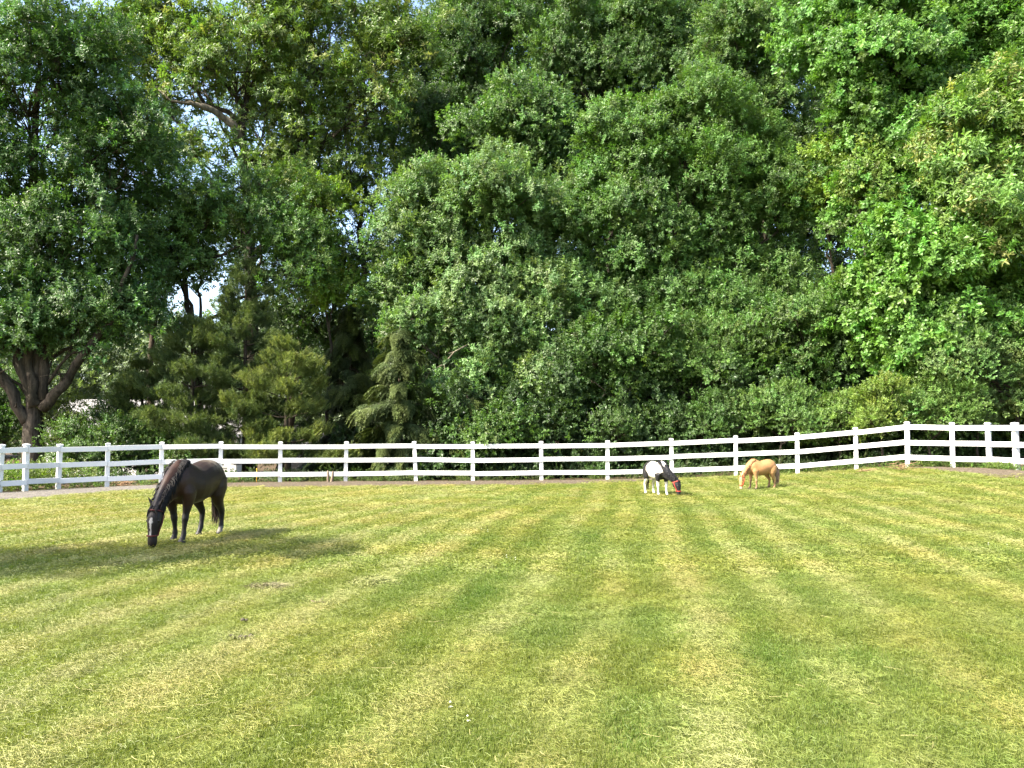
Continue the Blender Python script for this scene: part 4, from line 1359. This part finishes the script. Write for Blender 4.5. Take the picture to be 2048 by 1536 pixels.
# ------------------------------------------------------------------ mown grass with windrows of drying clippings
_rs = np.random.default_rng(999)
_LAT = _rs.random((256, 256))
def vnoise(x, y):
    xi, yi = np.floor(x).astype(int), np.floor(y).astype(int)
    fx, fy = x - xi, y - yi
    fx, fy = fx * fx * (3 - 2 * fx), fy * fy * (3 - 2 * fy)
    g = lambda a, b: _LAT[a % 256, b % 256]
    return (g(xi, yi) * (1 - fx) + g(xi + 1, yi) * fx) * (1 - fy) + (g(xi, yi + 1) * (1 - fx) + g(xi + 1, yi + 1) * fx) * fy
def fbm(x, y, o=4):
    s, a, t = 0, 0.5, 0
    for k in range(o):
        s = s + a * vnoise(x * 2 ** k + 17.3 * k, y * 2 ** k - 9.1 * k); t += a; a *= 0.55
    return s / t
def dryness(x, y):
    """how much cut, drying grass lies here: mowing lines run away from the viewer and bend round at both sides"""
    far = np.clip(y - 9, 0, 20)
    s = x - 0.172 * y - 0.0105 * far ** 2 / (1 + np.exp((x + 1.5) / 1.6)) + 0.0060 * far ** 2 / (1 + np.exp(-(x - 5.5) / 1.6))
    s = s + 0.07 * np.sin(y * 0.55 + 0.6 * x) + 0.10 * (fbm(x * 0.3 + 5, y * 0.2, 3) - 0.5) * 2
    P = 0.86
    k = np.floor(s / P)
    f = s / P - k
    line = np.exp(-((f - 0.5) / 0.17) ** 2)                     # narrow windrow of clippings on each mowing line
    amp = 0.08 + 0.48 * fbm(k * 3.7 + 11, y * 0.22, 3)
    dark = np.exp(-((np.minimum(f, 1 - f)) / 0.13) ** 2)          # greener wheel line between windrows
    d = 0.365 + amp * line - 0.12 * dark + np.where(k % 2 == 0, 0.05, -0.05)
    d = d + 0.38 * (fbm(s * 1.6 + 20, y * 0.35, 4) - 0.5) + 0.28 * (fbm(x * 0.6, y * 0.5, 5) - 0.5) + 0.40 * (fbm(x * 3.1 + 50, y * 2.6, 3) - 0.5)
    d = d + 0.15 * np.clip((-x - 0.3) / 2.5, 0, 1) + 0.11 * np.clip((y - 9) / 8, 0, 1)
    return np.clip(d, 0, 1)

def blade(B, rnd, x, y, L, w, lean, a, lv, flat=False):
    d = Vector((math.cos(a), math.sin(a), 0))
    s = Vector((-math.sin(a), math.cos(a), 0)) * w
    if flat:
        z0 = rnd.uniform(0.012, 0.05)
        p = Vector((x, y, z0)); k = rnd.uniform(-.5, .5)
        q = p + d * L * 0.5 + Vector((-d.y, d.x, 0)) * k * L * 0.18 + Vector((0, 0, rnd.uniform(-.006, .016)))
        r = p + d * L + Vector((0, 0, rnd.uniform(-.014, .012)))
        up = Vector((0, 0, w * 0.9))
        B.add([p - s + up, p + s - up, q + s - up, q - s + up, r], [(0, 1, 2, 3), (3, 2, 4)], lv)
    else:
        p = Vector((x, y, -0.01))
        q = p + Vector((0, 0, L * 0.55)) + d * (lean * L * 0.25)
        r = p + Vector((0, 0, L * (1.0 - 0.35 * lean))) + d * (lean * L * 0.85)
        B.add([p - s, p + s, q + s * 0.85, q - s * 0.85, r], [(0, 1, 2, 3), (3, 2, 4)], lv)

def grass_tile(name, seed, n, size, Lr, w, dry, mat):
    rnd = random.Random(seed)
    B = Bits()
    for i in range(n):
        x, y = rnd.uniform(-size, size), rnd.uniform(-size, size)
        if rnd.random() < dry:
            blade(B, rnd, x, y, rnd.uniform(0.022, 0.060), w * 0.5, 0, rnd.uniform(0, 6.283), rnd.uniform(0.5, 1.0), True)
        else:
            blade(B, rnd, x, y, rnd.uniform(*Lr), w * rnd.uniform(.7, 1.2), abs(rnd.gauss(0.25, 0.35)), rnd.uniform(0, 6.283), rnd.random() * 0.8)
    return B.mesh(name, mat)

def straw_tile(name, seed):
    rnd = random.Random(seed); B = Bits()
    for i in range(5):
        L = rnd.uniform(0.06, 0.18); a = rnd.uniform(0, 6.28)
        x, y = rnd.uniform(-.4, .4), rnd.uniform(-.4, .4)
        n = 6; c = rnd.uniform(-.6, .6); w = 0.0011
        p = Vector((x, y, rnd.uniform(.035, .07))); V = []
        for k in range(n):
            s = Vector((-math.sin(a), math.cos(a), 0.4)) * w * (1 - 0.5 * k / n)
            V += [p - s, p + s]
            p = p + Vector((math.cos(a), math.sin(a), rnd.uniform(-.12, .10))) * (L / n); a += c / n
        B.add(V, [(2 * k, 2 * k + 1, 2 * k + 3, 2 * k + 2) for k in range(n - 1)], rnd.random())
    return B.mesh(name, M['straw'])

def build_grass():
    rng = np.random.default_rng(2024)
    def tiles(tag_, n, w, k):
        out = [grass_tile(f'turf_{tag_}_green_{i}', 500 + k + i, n, 0.12, (0.022, 0.048), w, 0.06, M['blade']) for i in range(3)]
        out += [grass_tile(f'turf_{tag_}_mixed_{i}', 520 + k + i, n, 0.12, (0.020, 0.042), w, 0.34, M['blade']) for i in range(3)]
        out += [grass_tile(f'turf_{tag_}_dry_{i}', 540 + k + i, n, 0.12, (0.018, 0.036), w, 0.70, M['straw']) for i in range(3)]
        return out
    # join order is reversed on linking, so look the order up by listing tiles back to front
    near = scatter_tree('turf_near', list(reversed(tiles('near', 240, 0.0019, 0))))[0]
    mid = scatter_tree('turf_mid', list(reversed(tiles('mid', 110, 0.0040, 100))))[0]
    for nm, grp, y0, y1, step, sxy, sz, lab in (
            ('grass_near', near, 2.2, 9.0, 0.13, 1.0, 1.0, 'short mown grass with drying clippings in the foreground'),
            ('grass_middle', mid, 9.0, 17.0, 0.165, 1.25, 1.05, 'striped mown grass across the middle of the paddock'),
            ('grass_far', mid, 17.0, 29.5, 0.25, 1.8, 1.15, 'pale striped mown grass running up to the fence')):
        X, Y = np.meshgrid(np.arange(-24, 24, step), np.arange(y0, y1, step))
        x = X.ravel() + rng.uniform(-.5, .5, X.size) * step
        y = Y.ravel() + rng.uniform(-.5, .5, X.size) * step
        ok = np.abs(x) < 0.70 * y + 2.6
        # keep off the soil and gravel strips
        ub = behind_fence(x, y)
        lim = -0.35 - 0.9 * np.clip((12.5 - x) / 8, 0, 1) * (x < 9.0)
        edge = np.interp(x, STRIP_X, STRIP_Y) + rng.normal(0, 0.32, len(x)) + 0.02
        ok &= (y < edge)
        x, y = x[ok], y[ok]
        d = np.clip(dryness(x, y) + rng.normal(0, 0.05, len(x)), 0, 1)
        n = len(x)
        cls = np.where(d < 0.40, 0, np.where(d < 0.66, 1, 2))
        r = rng.random(n)
        cls = np.clip(cls + (r < 0.10) - (r > 0.90), 0, 2)
        idx = cls * 3 + rng.integers(0, 3, n)
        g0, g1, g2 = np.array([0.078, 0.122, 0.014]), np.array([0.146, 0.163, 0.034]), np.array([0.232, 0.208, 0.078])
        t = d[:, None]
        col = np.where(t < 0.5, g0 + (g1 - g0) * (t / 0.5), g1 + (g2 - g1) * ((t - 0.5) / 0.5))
        bl = (fbm(x * 0.9 + 90, y * 0.9 + 4, 3) - 0.45)[:, None]
        col = col * (1 + np.array([-0.2, 0.05, 0.4]) * np.clip(bl * 1.3, -0.2, 0.35))
        col = col * np.clip(rng.normal(1, 0.10, (n, 1)), 0.7, 1.3)
        P = np.c_[x, y, gz(x, y) + 0.0]
        rot = np.c_[rng.normal(0, .02, n), rng.normal(0, .02, n), rng.uniform(0, 6.283, n)]
        s = np.c_[np.full(n, sxy), np.full(n, sxy), sz * rng.uniform(0.75, 1.25, n) * (1.15 - 0.35 * d)]
        o = scatter(nm, P, rot, s, col, idx, grp)
        tag(o, lab, 'grass', kind='stuff')
    # single long straws
    st = scatter_tree('straws', [straw_tile(f'straw_{i}', 600 + i) for i in range(6)])
    n = 260
    y = 2.5 + 15 * rng.random(n) ** 1.2; x = rng.uniform(-1, 1, n) * (0.7 * y + 1.5)
    k = rng.random(n) < 0.25 + 0.75 * dryness(x, y)
    x, y = x[k], y[k]; n = len(x)
    o = scatter('loose_straw', np.c_[x, y, gz(x, y)], np.c_[np.zeros(n), np.zeros(n), rng.uniform(0, 6.28, n)], np.ones((n, 3)) * rng.uniform(.7, 1.2, (n, 1)),
                np.array([0.40, 0.35, 0.16]) * rng.uniform(0.7, 1.15, (n, 1)), rng.integers(0, 6, n), st[0])
    tag(o, 'loose pale straws lying on top of the mown grass', 'straw', kind='stuff')
    # clover heads
    B = Bits()
    rnd = random.Random(8)
    for i in range(2):
        p = Vector((rnd.uniform(-.25, .25), rnd.uniform(-.25, .25), rnd.uniform(.045, .075))); r = rnd.uniform(.006, .010)
        V = [p + Vector(v) * r for v in ((1, 0, 0), (0, 1, 0), (-1, 0, 0), (0, -1, 0), (0, 0, 1.2), (0, 0, -.8))]
        B.add(V, [(0, 1, 4), (1, 2, 4), (2, 3, 4), (3, 0, 4), (1, 0, 5), (2, 1, 5), (3, 2, 5), (0, 3, 5)], rnd.random())
        for k in range(4):
            a = rnd.uniform(0, 6.28)
            leaf(B, p + Vector((0, 0, -.03)), Vector((math.cos(a), math.sin(a), .5)), Vector((0, 0, 1)), .02, OVA, .2, 0.0)
    cm = B.mesh('clover_patch', M['straw'])
    cl = scatter_tree('clover', [cm])
    n = 22
    y = 4 + 22 * rng.random(n); x = rng.uniform(-1, 1, n) * 0.68 * y
    k = dryness(x, y) < 0.45
    x, y = x[k], y[k]; n = len(x)
    o = scatter('white_clover', np.c_[x, y, gz(x, y)], np.zeros((n, 3)), np.ones((n, 3)), np.tile((0.55, 0.58, 0.45), (n, 1)), np.zeros(n), cl[0])
    tag(o, 'tiny white clover heads dotted through the greener grass', 'clover', kind='stuff')

# far edge of the turf: where the soil strips begin, and the fence elsewhere
_ed = [ground_hit(u, v) for u, v in ((-8, 1003), (48, 999), (112, 993), (210, 985), (318, 979), (438, 976), (560, 975.5), (690, 974), (830, 972.5), (946, 971.5), (1083, 970), (1215, 966), (1344, 958.5))]
_ed = [(-24.0, _ed[0].y - 1.5)] + [(p.x, p.y) for p in _ed] + [(at(u, v, D).x, D - 0.05) for u, v, D in POSTS[15:18]]
_ed += [(p.x, p.y) for p in (ground_hit(1825, 936), ground_hit(1880, 941), ground_hit(1940, 947), ground_hit(2005, 956), ground_hit(2110, 975))]
_ed.sort()
STRIP_X = np.array([e[0] for e in _ed]); STRIP_Y = np.array([e[1] for e in _ed])
build_grass()

# ------------------------------------------------------------------ house and shed half hidden behind the left trees
def mat_siding(name, col):
    m, nt, out = new_mat(name)
    n = noise_tex(nt, 3, 4)
    c = mixc(nt, n, tuple(c * 0.88 for c in col), col)
    principled(nt, out, c, 0.6, 0.3)
    return m
def mat_shingle():
    m, nt, out = new_mat('grey_roof_shingle')
    tc = nt.nodes.new('ShaderNodeTexCoord')
    b = nd(nt, 'ShaderNodeTexBrick', i_Scale=1.0)
    b.inputs['Color1'].default_value = (0.30, 0.29, 0.285, 1); b.inputs['Color2'].default_value = (0.21, 0.205, 0.20, 1); b.inputs['Mortar'].default_value = (0.12, 0.12, 0.12, 1)
    b.inputs['Brick Width'].default_value = 0.3; b.inputs['Row Height'].default_value = 0.14; b.inputs['Mortar Size'].default_value = 0.008
    nt.links.new(tc.outputs['Object'], b.inputs['Vector'])
    n = noise_tex(nt, 2.5, 4)
    c = mixc(nt, 1.0, b.outputs[0], ramp(nt, n, [(0.3, (0.8, 0.8, 0.8)), (0.7, (1.15, 1.15, 1.15))]), 'MULTIPLY')
    principled(nt, out, c, 0.85, 0.2)
    return m
M['siding'] = mat_siding('white_siding', (0.78, 0.77, 0.74))
M['trim'] = mat_siding('white_trim', (0.82, 0.82, 0.80))
M['shingle'] = mat_shingle()
M['shed'] = mat_siding('grey_boards', (0.36, 0.35, 0.33))
def mat_glass():
    m, nt, out = new_mat('window_glass')
    n = noise_tex(nt, 1.5, 2)
    c = mixc(nt, n, (0.02, 0.025, 0.03), (0.05, 0.06, 0.07))
    principled(nt, out, c, 0.06, 0.6)
    return m
M['glass'] = mat_glass()

def box_part(name, parent, lo, hi, mat, bev=0.01):
    me = bevel_box(name, hi[0] - lo[0], hi[1] - lo[1], hi[2] - lo[2], bev)
    me.materials.append(mat)
    o = link(name, me, parent)
    o.location = tuple((a + b) / 2 for a, b in zip(lo, hi))
    return o

def gable_house(name, label, u, D, width, depth, zbase, wall_h, roof_h, wall_mat, windows, rz=0.0, boards=0.16, door=None):
    p = at(u, 900, D)
    root = empty(name, (p.x, p.y, zbase), rz)
    tag(root, label, 'house' if width > 6 else 'shed')
    w, d = width / 2, depth / 2
    wall = box_part('wall', root, (-w, -d, 0), (w, d, wall_h), wall_mat)
    # clapboards on the two faces turned to the paddock
    bm = bevel_box('board', width + 0.02, 0.022, boards - 0.012, 0.003); bm.materials.append(wall_mat)
    k = int(wall_h / boards)
    for i in range(k):
        o = link('board', bm, wall)
        o.location = (0, -d - 0.012, -wall_h / 2 + boards * (i + 0.5)); o.rotation_euler = (0.10, 0, 0)
    # gable ends
    for s in (-1, 1):
        me = mesh_np('gable', [(s * (w - .02), -d, wall_h), (s * (w - .02), d, wall_h), (s * (w - .02), 0, wall_h + roof_h), (s * (w - .2), -d, wall_h), (s * (w - .2), d, wall_h), (s * (w - .2), 0, wall_h + roof_h)],
                     [(0, 1, 2), (5, 4, 3), (0, 2, 5, 3), (1, 4, 5, 2), (0, 3, 4, 1)])
        link('gable', me, root, wall_mat)
    ov = 0.35
    sl = math.hypot(d + ov, roof_h * (d + ov) / d)
    ang = math.atan2(roof_h, d)
    for s in (-1, 1):
        me = bevel_box('roof', width + 2 * ov, sl, 0.10, 0.01); me.materials.append(M['shingle'])
        o = link('roof', me, root)
        o.rotation_euler = (s * -ang * -1 if s < 0 else -ang, 0, 0)
        if s < 0: o.rotation_euler = (ang, 0, 0)
        o.location = (0, s * (d + ov) / 2, wall_h + roof_h - (roof_h * (d + ov) / d) / 2 + 0.06)
    for x0, z0, ww, hh in windows:
        f = box_part('window', root, (x0 - ww / 2, -d - 0.07, z0), (x0 + ww / 2, -d - 0.02, z0 + hh), M['trim'])
        for sx in (-1, 1):
            for sz in (-1, 1):
                g = bevel_box('pane', ww * 0.40, 0.02, hh * 0.41, 0.002); g.materials.append(M['glass'])
                q = link('pane', g, f); q.location = (sx * ww * 0.225, -0.022, sz * hh * 0.23)
    if door:
        dd = box_part('door', root, (door - .45, -d - 0.075, 0.02), (door + .45, -d - 0.02, 2.0), M['trim'])
        hb = bmesh.new(); bmesh.ops.create_uvsphere(hb, u_segments=8, v_segments=6, radius=0.035)
        hm = bpy.data.meshes.new('door_handle'); hb.to_mesh(hm); hb.free(); hm.materials.append(M['glass'])
        o = link('door_handle', hm, dd); o.location = (0.36, -0.06, -0.05)
    return root
gable_house('house', 'white house with grey shingle roof half hidden behind the left pines', 320, 46, 10.0, 6.0, -0.85, 2.6, 2.0, M['siding'],
            [(-3.2, 0.9, 1.0, 1.2), (0.4, 0.9, 1.0, 1.2), (3.4, 0.9, 1.0, 1.2)], rz=R(8), door=-1.4)
gable_house('shed', 'weathered grey shed glimpsed between the pines and the hemlock', 665, 40, 3.4, 3.0, -0.45, 1.7, 0.9, M['shed'], [(0.3, 0.7, 0.7, 0.7)], rz=R(-10))

# ------------------------------------------------------------------ things along the fence
def mat_oldwood():
    m, nt, out = new_mat('weathered_wood')
    n = noise_tex(nt, 14, 4, 0.6, stretch=(1, 1, 0.12))
    c = ramp(nt, n, [(0.3, (0.07, 0.05, 0.035)), (0.6, (0.22, 0.17, 0.125)), (0.8, (0.36, 0.31, 0.25))])
    principled(nt, out, c, 0.9, 0.1, bump=n, bump_s=0.8, bump_d=0.02)
    return m
M['oldwood'] = mat_oldwood()
def old_stake():
    p = ground_hit(660, 964.5)
    root = empty('wooden_stake', p)
    tag(root, 'weathered split wooden stake leaning in front of the bottom fence board', 'stake')
    rnd = random.Random(4)
    for dx, h, lean, r in ((-.055, .46, -.03, .05), (.05, .44, .05, .055)):
        W_ = Wood()
        pts = [Vector((dx + lean * t + rnd.uniform(-.008, .008), rnd.uniform(-.008, .008), -0.05 + h * t)) for t in np.linspace(0, 1, 6)]
        W_.tube(pts, [r * k for k in (1.1, 1.0, .95, .9, .8, .55)], 7)
        link('split_half', W_.mesh('split_half', M['oldwood']), root)
old_stake()
def marker():
    p = at(513, 962, 27.95); p.z = gz1(p.x, p.y)
    root = empty('marker_stake', p)
    tag(root, 'thin yellow marker stake behind the fence right of the brown horse', 'stake')
    W_ = Wood(); W_.tube([(0, 0, -.05), (.004, 0, .2), (0, .004, .45)], [.013, .012, .012], 6)
    link('rod', W_.mesh('rod', mat_plain('yellow_plastic', (0.75, 0.42, 0.03), 0.4)), root)
    W_ = Wood(); W_.tube([(0, 0, .45), (0, 0, .47), (0, 0, .49)], [.022, .024, .012], 8)
    link('cap', W_.mesh('cap', mat_plain('yellow_cap', (0.80, 0.50, 0.05), 0.4)), root)
marker()

def weeds():
    rng = np.random.default_rng(55)
    P, S_, C_ = [], [], []
    fx, fy = FX, FY
    def along(i0, i1, n, off, hmax, col, sc_):
        t = rng.uniform(i0, i1, n); i = np.minimum(t.astype(int), len(fx) - 2); f = t - i
        x = fx[i] + (fx[i + 1] - fx[i]) * f; y = fy[i] + (fy[i + 1] - fy[i]) * f
        o = rng.uniform(*off, n)
        y = y + o; x = x + np.where(i < 6, -o * 0.7, np.where(i >= 18, -o * 0.5, 0))
        cl = (fbm(x * 1.3, y * 1.3 + 30, 2) > 0.42) | (rng.random(n) < 0.25)
        x, y = x[cl], y[cl]; m = len(x)
        z = gz(x, y) + rng.random(m) * hmax
        P.append(np.c_[x, y, z]); S_.append(rng.uniform(0.7, 1.25, (m, 1)) * sc_ * np.ones((m, 3)))
        C_.append(np.array(col) * np.clip(rng.normal(1, .22, (m, 1)), .5, 1.6) * np.clip(rng.normal(1, .08, (m, 3)), .7, 1.3))
    along(0, 4.9, 420, (0.15, 1.9), 0.75, (0.11, 0.165, 0.033), 0.75)
    along(4.6, 10, 260, (0.1, 0.8), 0.12, (0.10, 0.15, 0.04), 0.42)
    along(10, 15, 190, (0.05, 0.5), 0.10, (0.12, 0.165, 0.045), 0.36)
    along(15, 18.2, 300, (-.12, 0.6), 0.10, (0.10, 0.155, 0.033), 0.42)
    along(17.9, 22, 460, (-.05, 0.9), 0.14, (0.105, 0.16, 0.033), 0.42)
    along(5, 18, 500, (0.6, 3.2), 0.35, (0.055, 0.09, 0.03), 0.8)
    P, S2, C2 = np.vstack(P), np.vstack(S_), np.vstack(C_)
    A = rng.normal(0, .45, P.shape) + np.array([-.1, -.25, .9])
    g, nv = KIND['small']
    o = scatter('weeds', P, axis_euler(A, rng), S2, C2, rng.integers(0, nv, len(P)), g)
    tag(o, 'low green weeds growing along the foot of the fence', 'weeds', kind='stuff')
weeds()

def brush_pile(name, label, u, v, n, rad, mat, seed, hgt=0.2, D=None):
    rnd = random.Random(seed)
    p = ground_hit(u, v) if D is None else at(u, v, D)
    p.z = gz1(p.x, p.y)
    W_ = Wood()
    for i in range(n):
        a = rnd.uniform(0, 6.28); L = rnd.uniform(.4, 1.0) * rad
        o = Vector((rnd.uniform(-.6, .6) * rad, rnd.uniform(-.4, .4) * rad, rnd.uniform(.01, hgt)))
        W_.limb(o, o + Vector((math.cos(a) * L, math.sin(a) * L * .6, rnd.uniform(-.3, .5) * hgt)), .010, .003, rnd, sag=rnd.uniform(-.1, .15), n=3, sides=4)
    o = link(name, W_.mesh(name, mat), None); o.location = p
    tag(o, label, 'brush')
M['twig'] = mat_bark('twig_brown', (0.16, 0.10, 0.06), (0.38, 0.25, 0.16))
brush_pile('brush_pile', 'small pile of reddish dry twigs at the foot of the fence corner post', 1806, 941, 46, 0.42, M['twig'], 3)
brush_pile('brush_pile', 'thin scatter of dry twigs left of the fence corner post', 1735, 944, 26, 0.42, M['twig'], 4, .1)
brush_pile('brush_pile', 'patch of orange-brown dead leaves and twigs beneath the fence left of the brown horse', 240, 971, 50, 0.5, M['twig'], 6, .14)

# clippings raked into a small heap, droppings, a twig on the lawn
def clipping_heap(u, v, n, rx, ry, h, seed, label, col):
    rnd = random.Random(seed)
    p = ground_hit(u, v); B = Bits()
    for i in range(n):
        a, r = rnd.uniform(0, 6.28), math.sqrt(rnd.random())
        x, y = math.cos(a) * r * rx, math.sin(a) * r * ry
        z = h * (1 - r * r) * rnd.random() + 0.03
        L = rnd.uniform(.05, .15); b = rnd.uniform(0, 6.28); w = .0022
        d = Vector((math.cos(b), math.sin(b), rnd.uniform(-.25, .25))); s = Vector((-math.sin(b), math.cos(b), .5)) * w
        q = Vector((x, y, z)); B.add([q - s, q + s, q + d * L * .5 + s + Vector((0, 0, .01)), q + d * L * .5 - s + Vector((0, 0, .01)), q + d * L], [(0, 1, 2, 3), (3, 2, 4)], rnd.random())
    m, nt, out = new_mat('dry_clippings')
    l = nd(nt, 'ShaderNodeAttribute', attribute_type='GEOMETRY', attribute_name='lv')
    c = mixc(nt, l.outputs['Fac'], tuple(k * .6 for k in col), tuple(k * 1.3 for k in col))
    principled(nt, out, c, 0.8, 0.2)
    o = link('clipping_heap', B.mesh('clipping_heap', m), None); o.location = p
    tag(o, label, 'clippings', kind='stuff')
clipping_heap(530, 1180, 500, 0.22, 0.12, 0.045, 1, 'dark heap of raked clippings on the grass below the brown horse', (0.15, 0.135, 0.07))
clipping_heap(745, 1170, 400, 0.28, 0.2, 0.07, 2, 'low heap of greenish clippings right of the dark heap', (0.19, 0.20, 0.07))
def droppings(u, v, spots, label, seed):
    rnd = random.Random(seed)
    p = ground_hit(u, v); root = empty('horse_droppings', p); tag(root, label, 'droppings')
    mt = mat_plain('dry_dung', (0.055, 0.045, 0.032), 0.9)
    for x, y, r in spots:
        bm = bmesh.new(); bmesh.ops.create_icosphere(bm, subdivisions=2, radius=r)
        for vv in bm.verts:
            vv.co *= 1 + 0.25 * nz(vv.co, 40, x * 9); vv.co.z *= .75
        me = bpy.data.meshes.new('lump'); bm.to_mesh(me); bm.free(); smooth(me); me.materials.append(mt)
        o = link('lump', me, root); o.location = (x, y, r * .6 + .03)
droppings(484, 1284, [(-.09, .02, .022), (-.06, -.01, .018), (.0, -.03, .025), (.03, -.02, .02), (.07, .0, .024)], 'small dark dried droppings on the grass at lower left', 2)
droppings(485, 1250, [(0, 0, .022), (.03, .01, .016)], 'single pair of dark dung lumps just above the other droppings', 3)
W_ = Wood(); rr = random.Random(2)
tp = W_.limb((0, 0, .07), (.16, .05, .05), .006, .004, rr, sag=-.15, n=4, sides=5); W_.limb(tp[2], (.1, .1, .09), .004, .002, rr, n=3, sides=4)
o = link('twig', W_.mesh('twig', M['oldwood']), None); o.location = ground_hit(622, 1216); tag(o, 'short dark forked twig lying on the grass right of the droppings', 'twig')
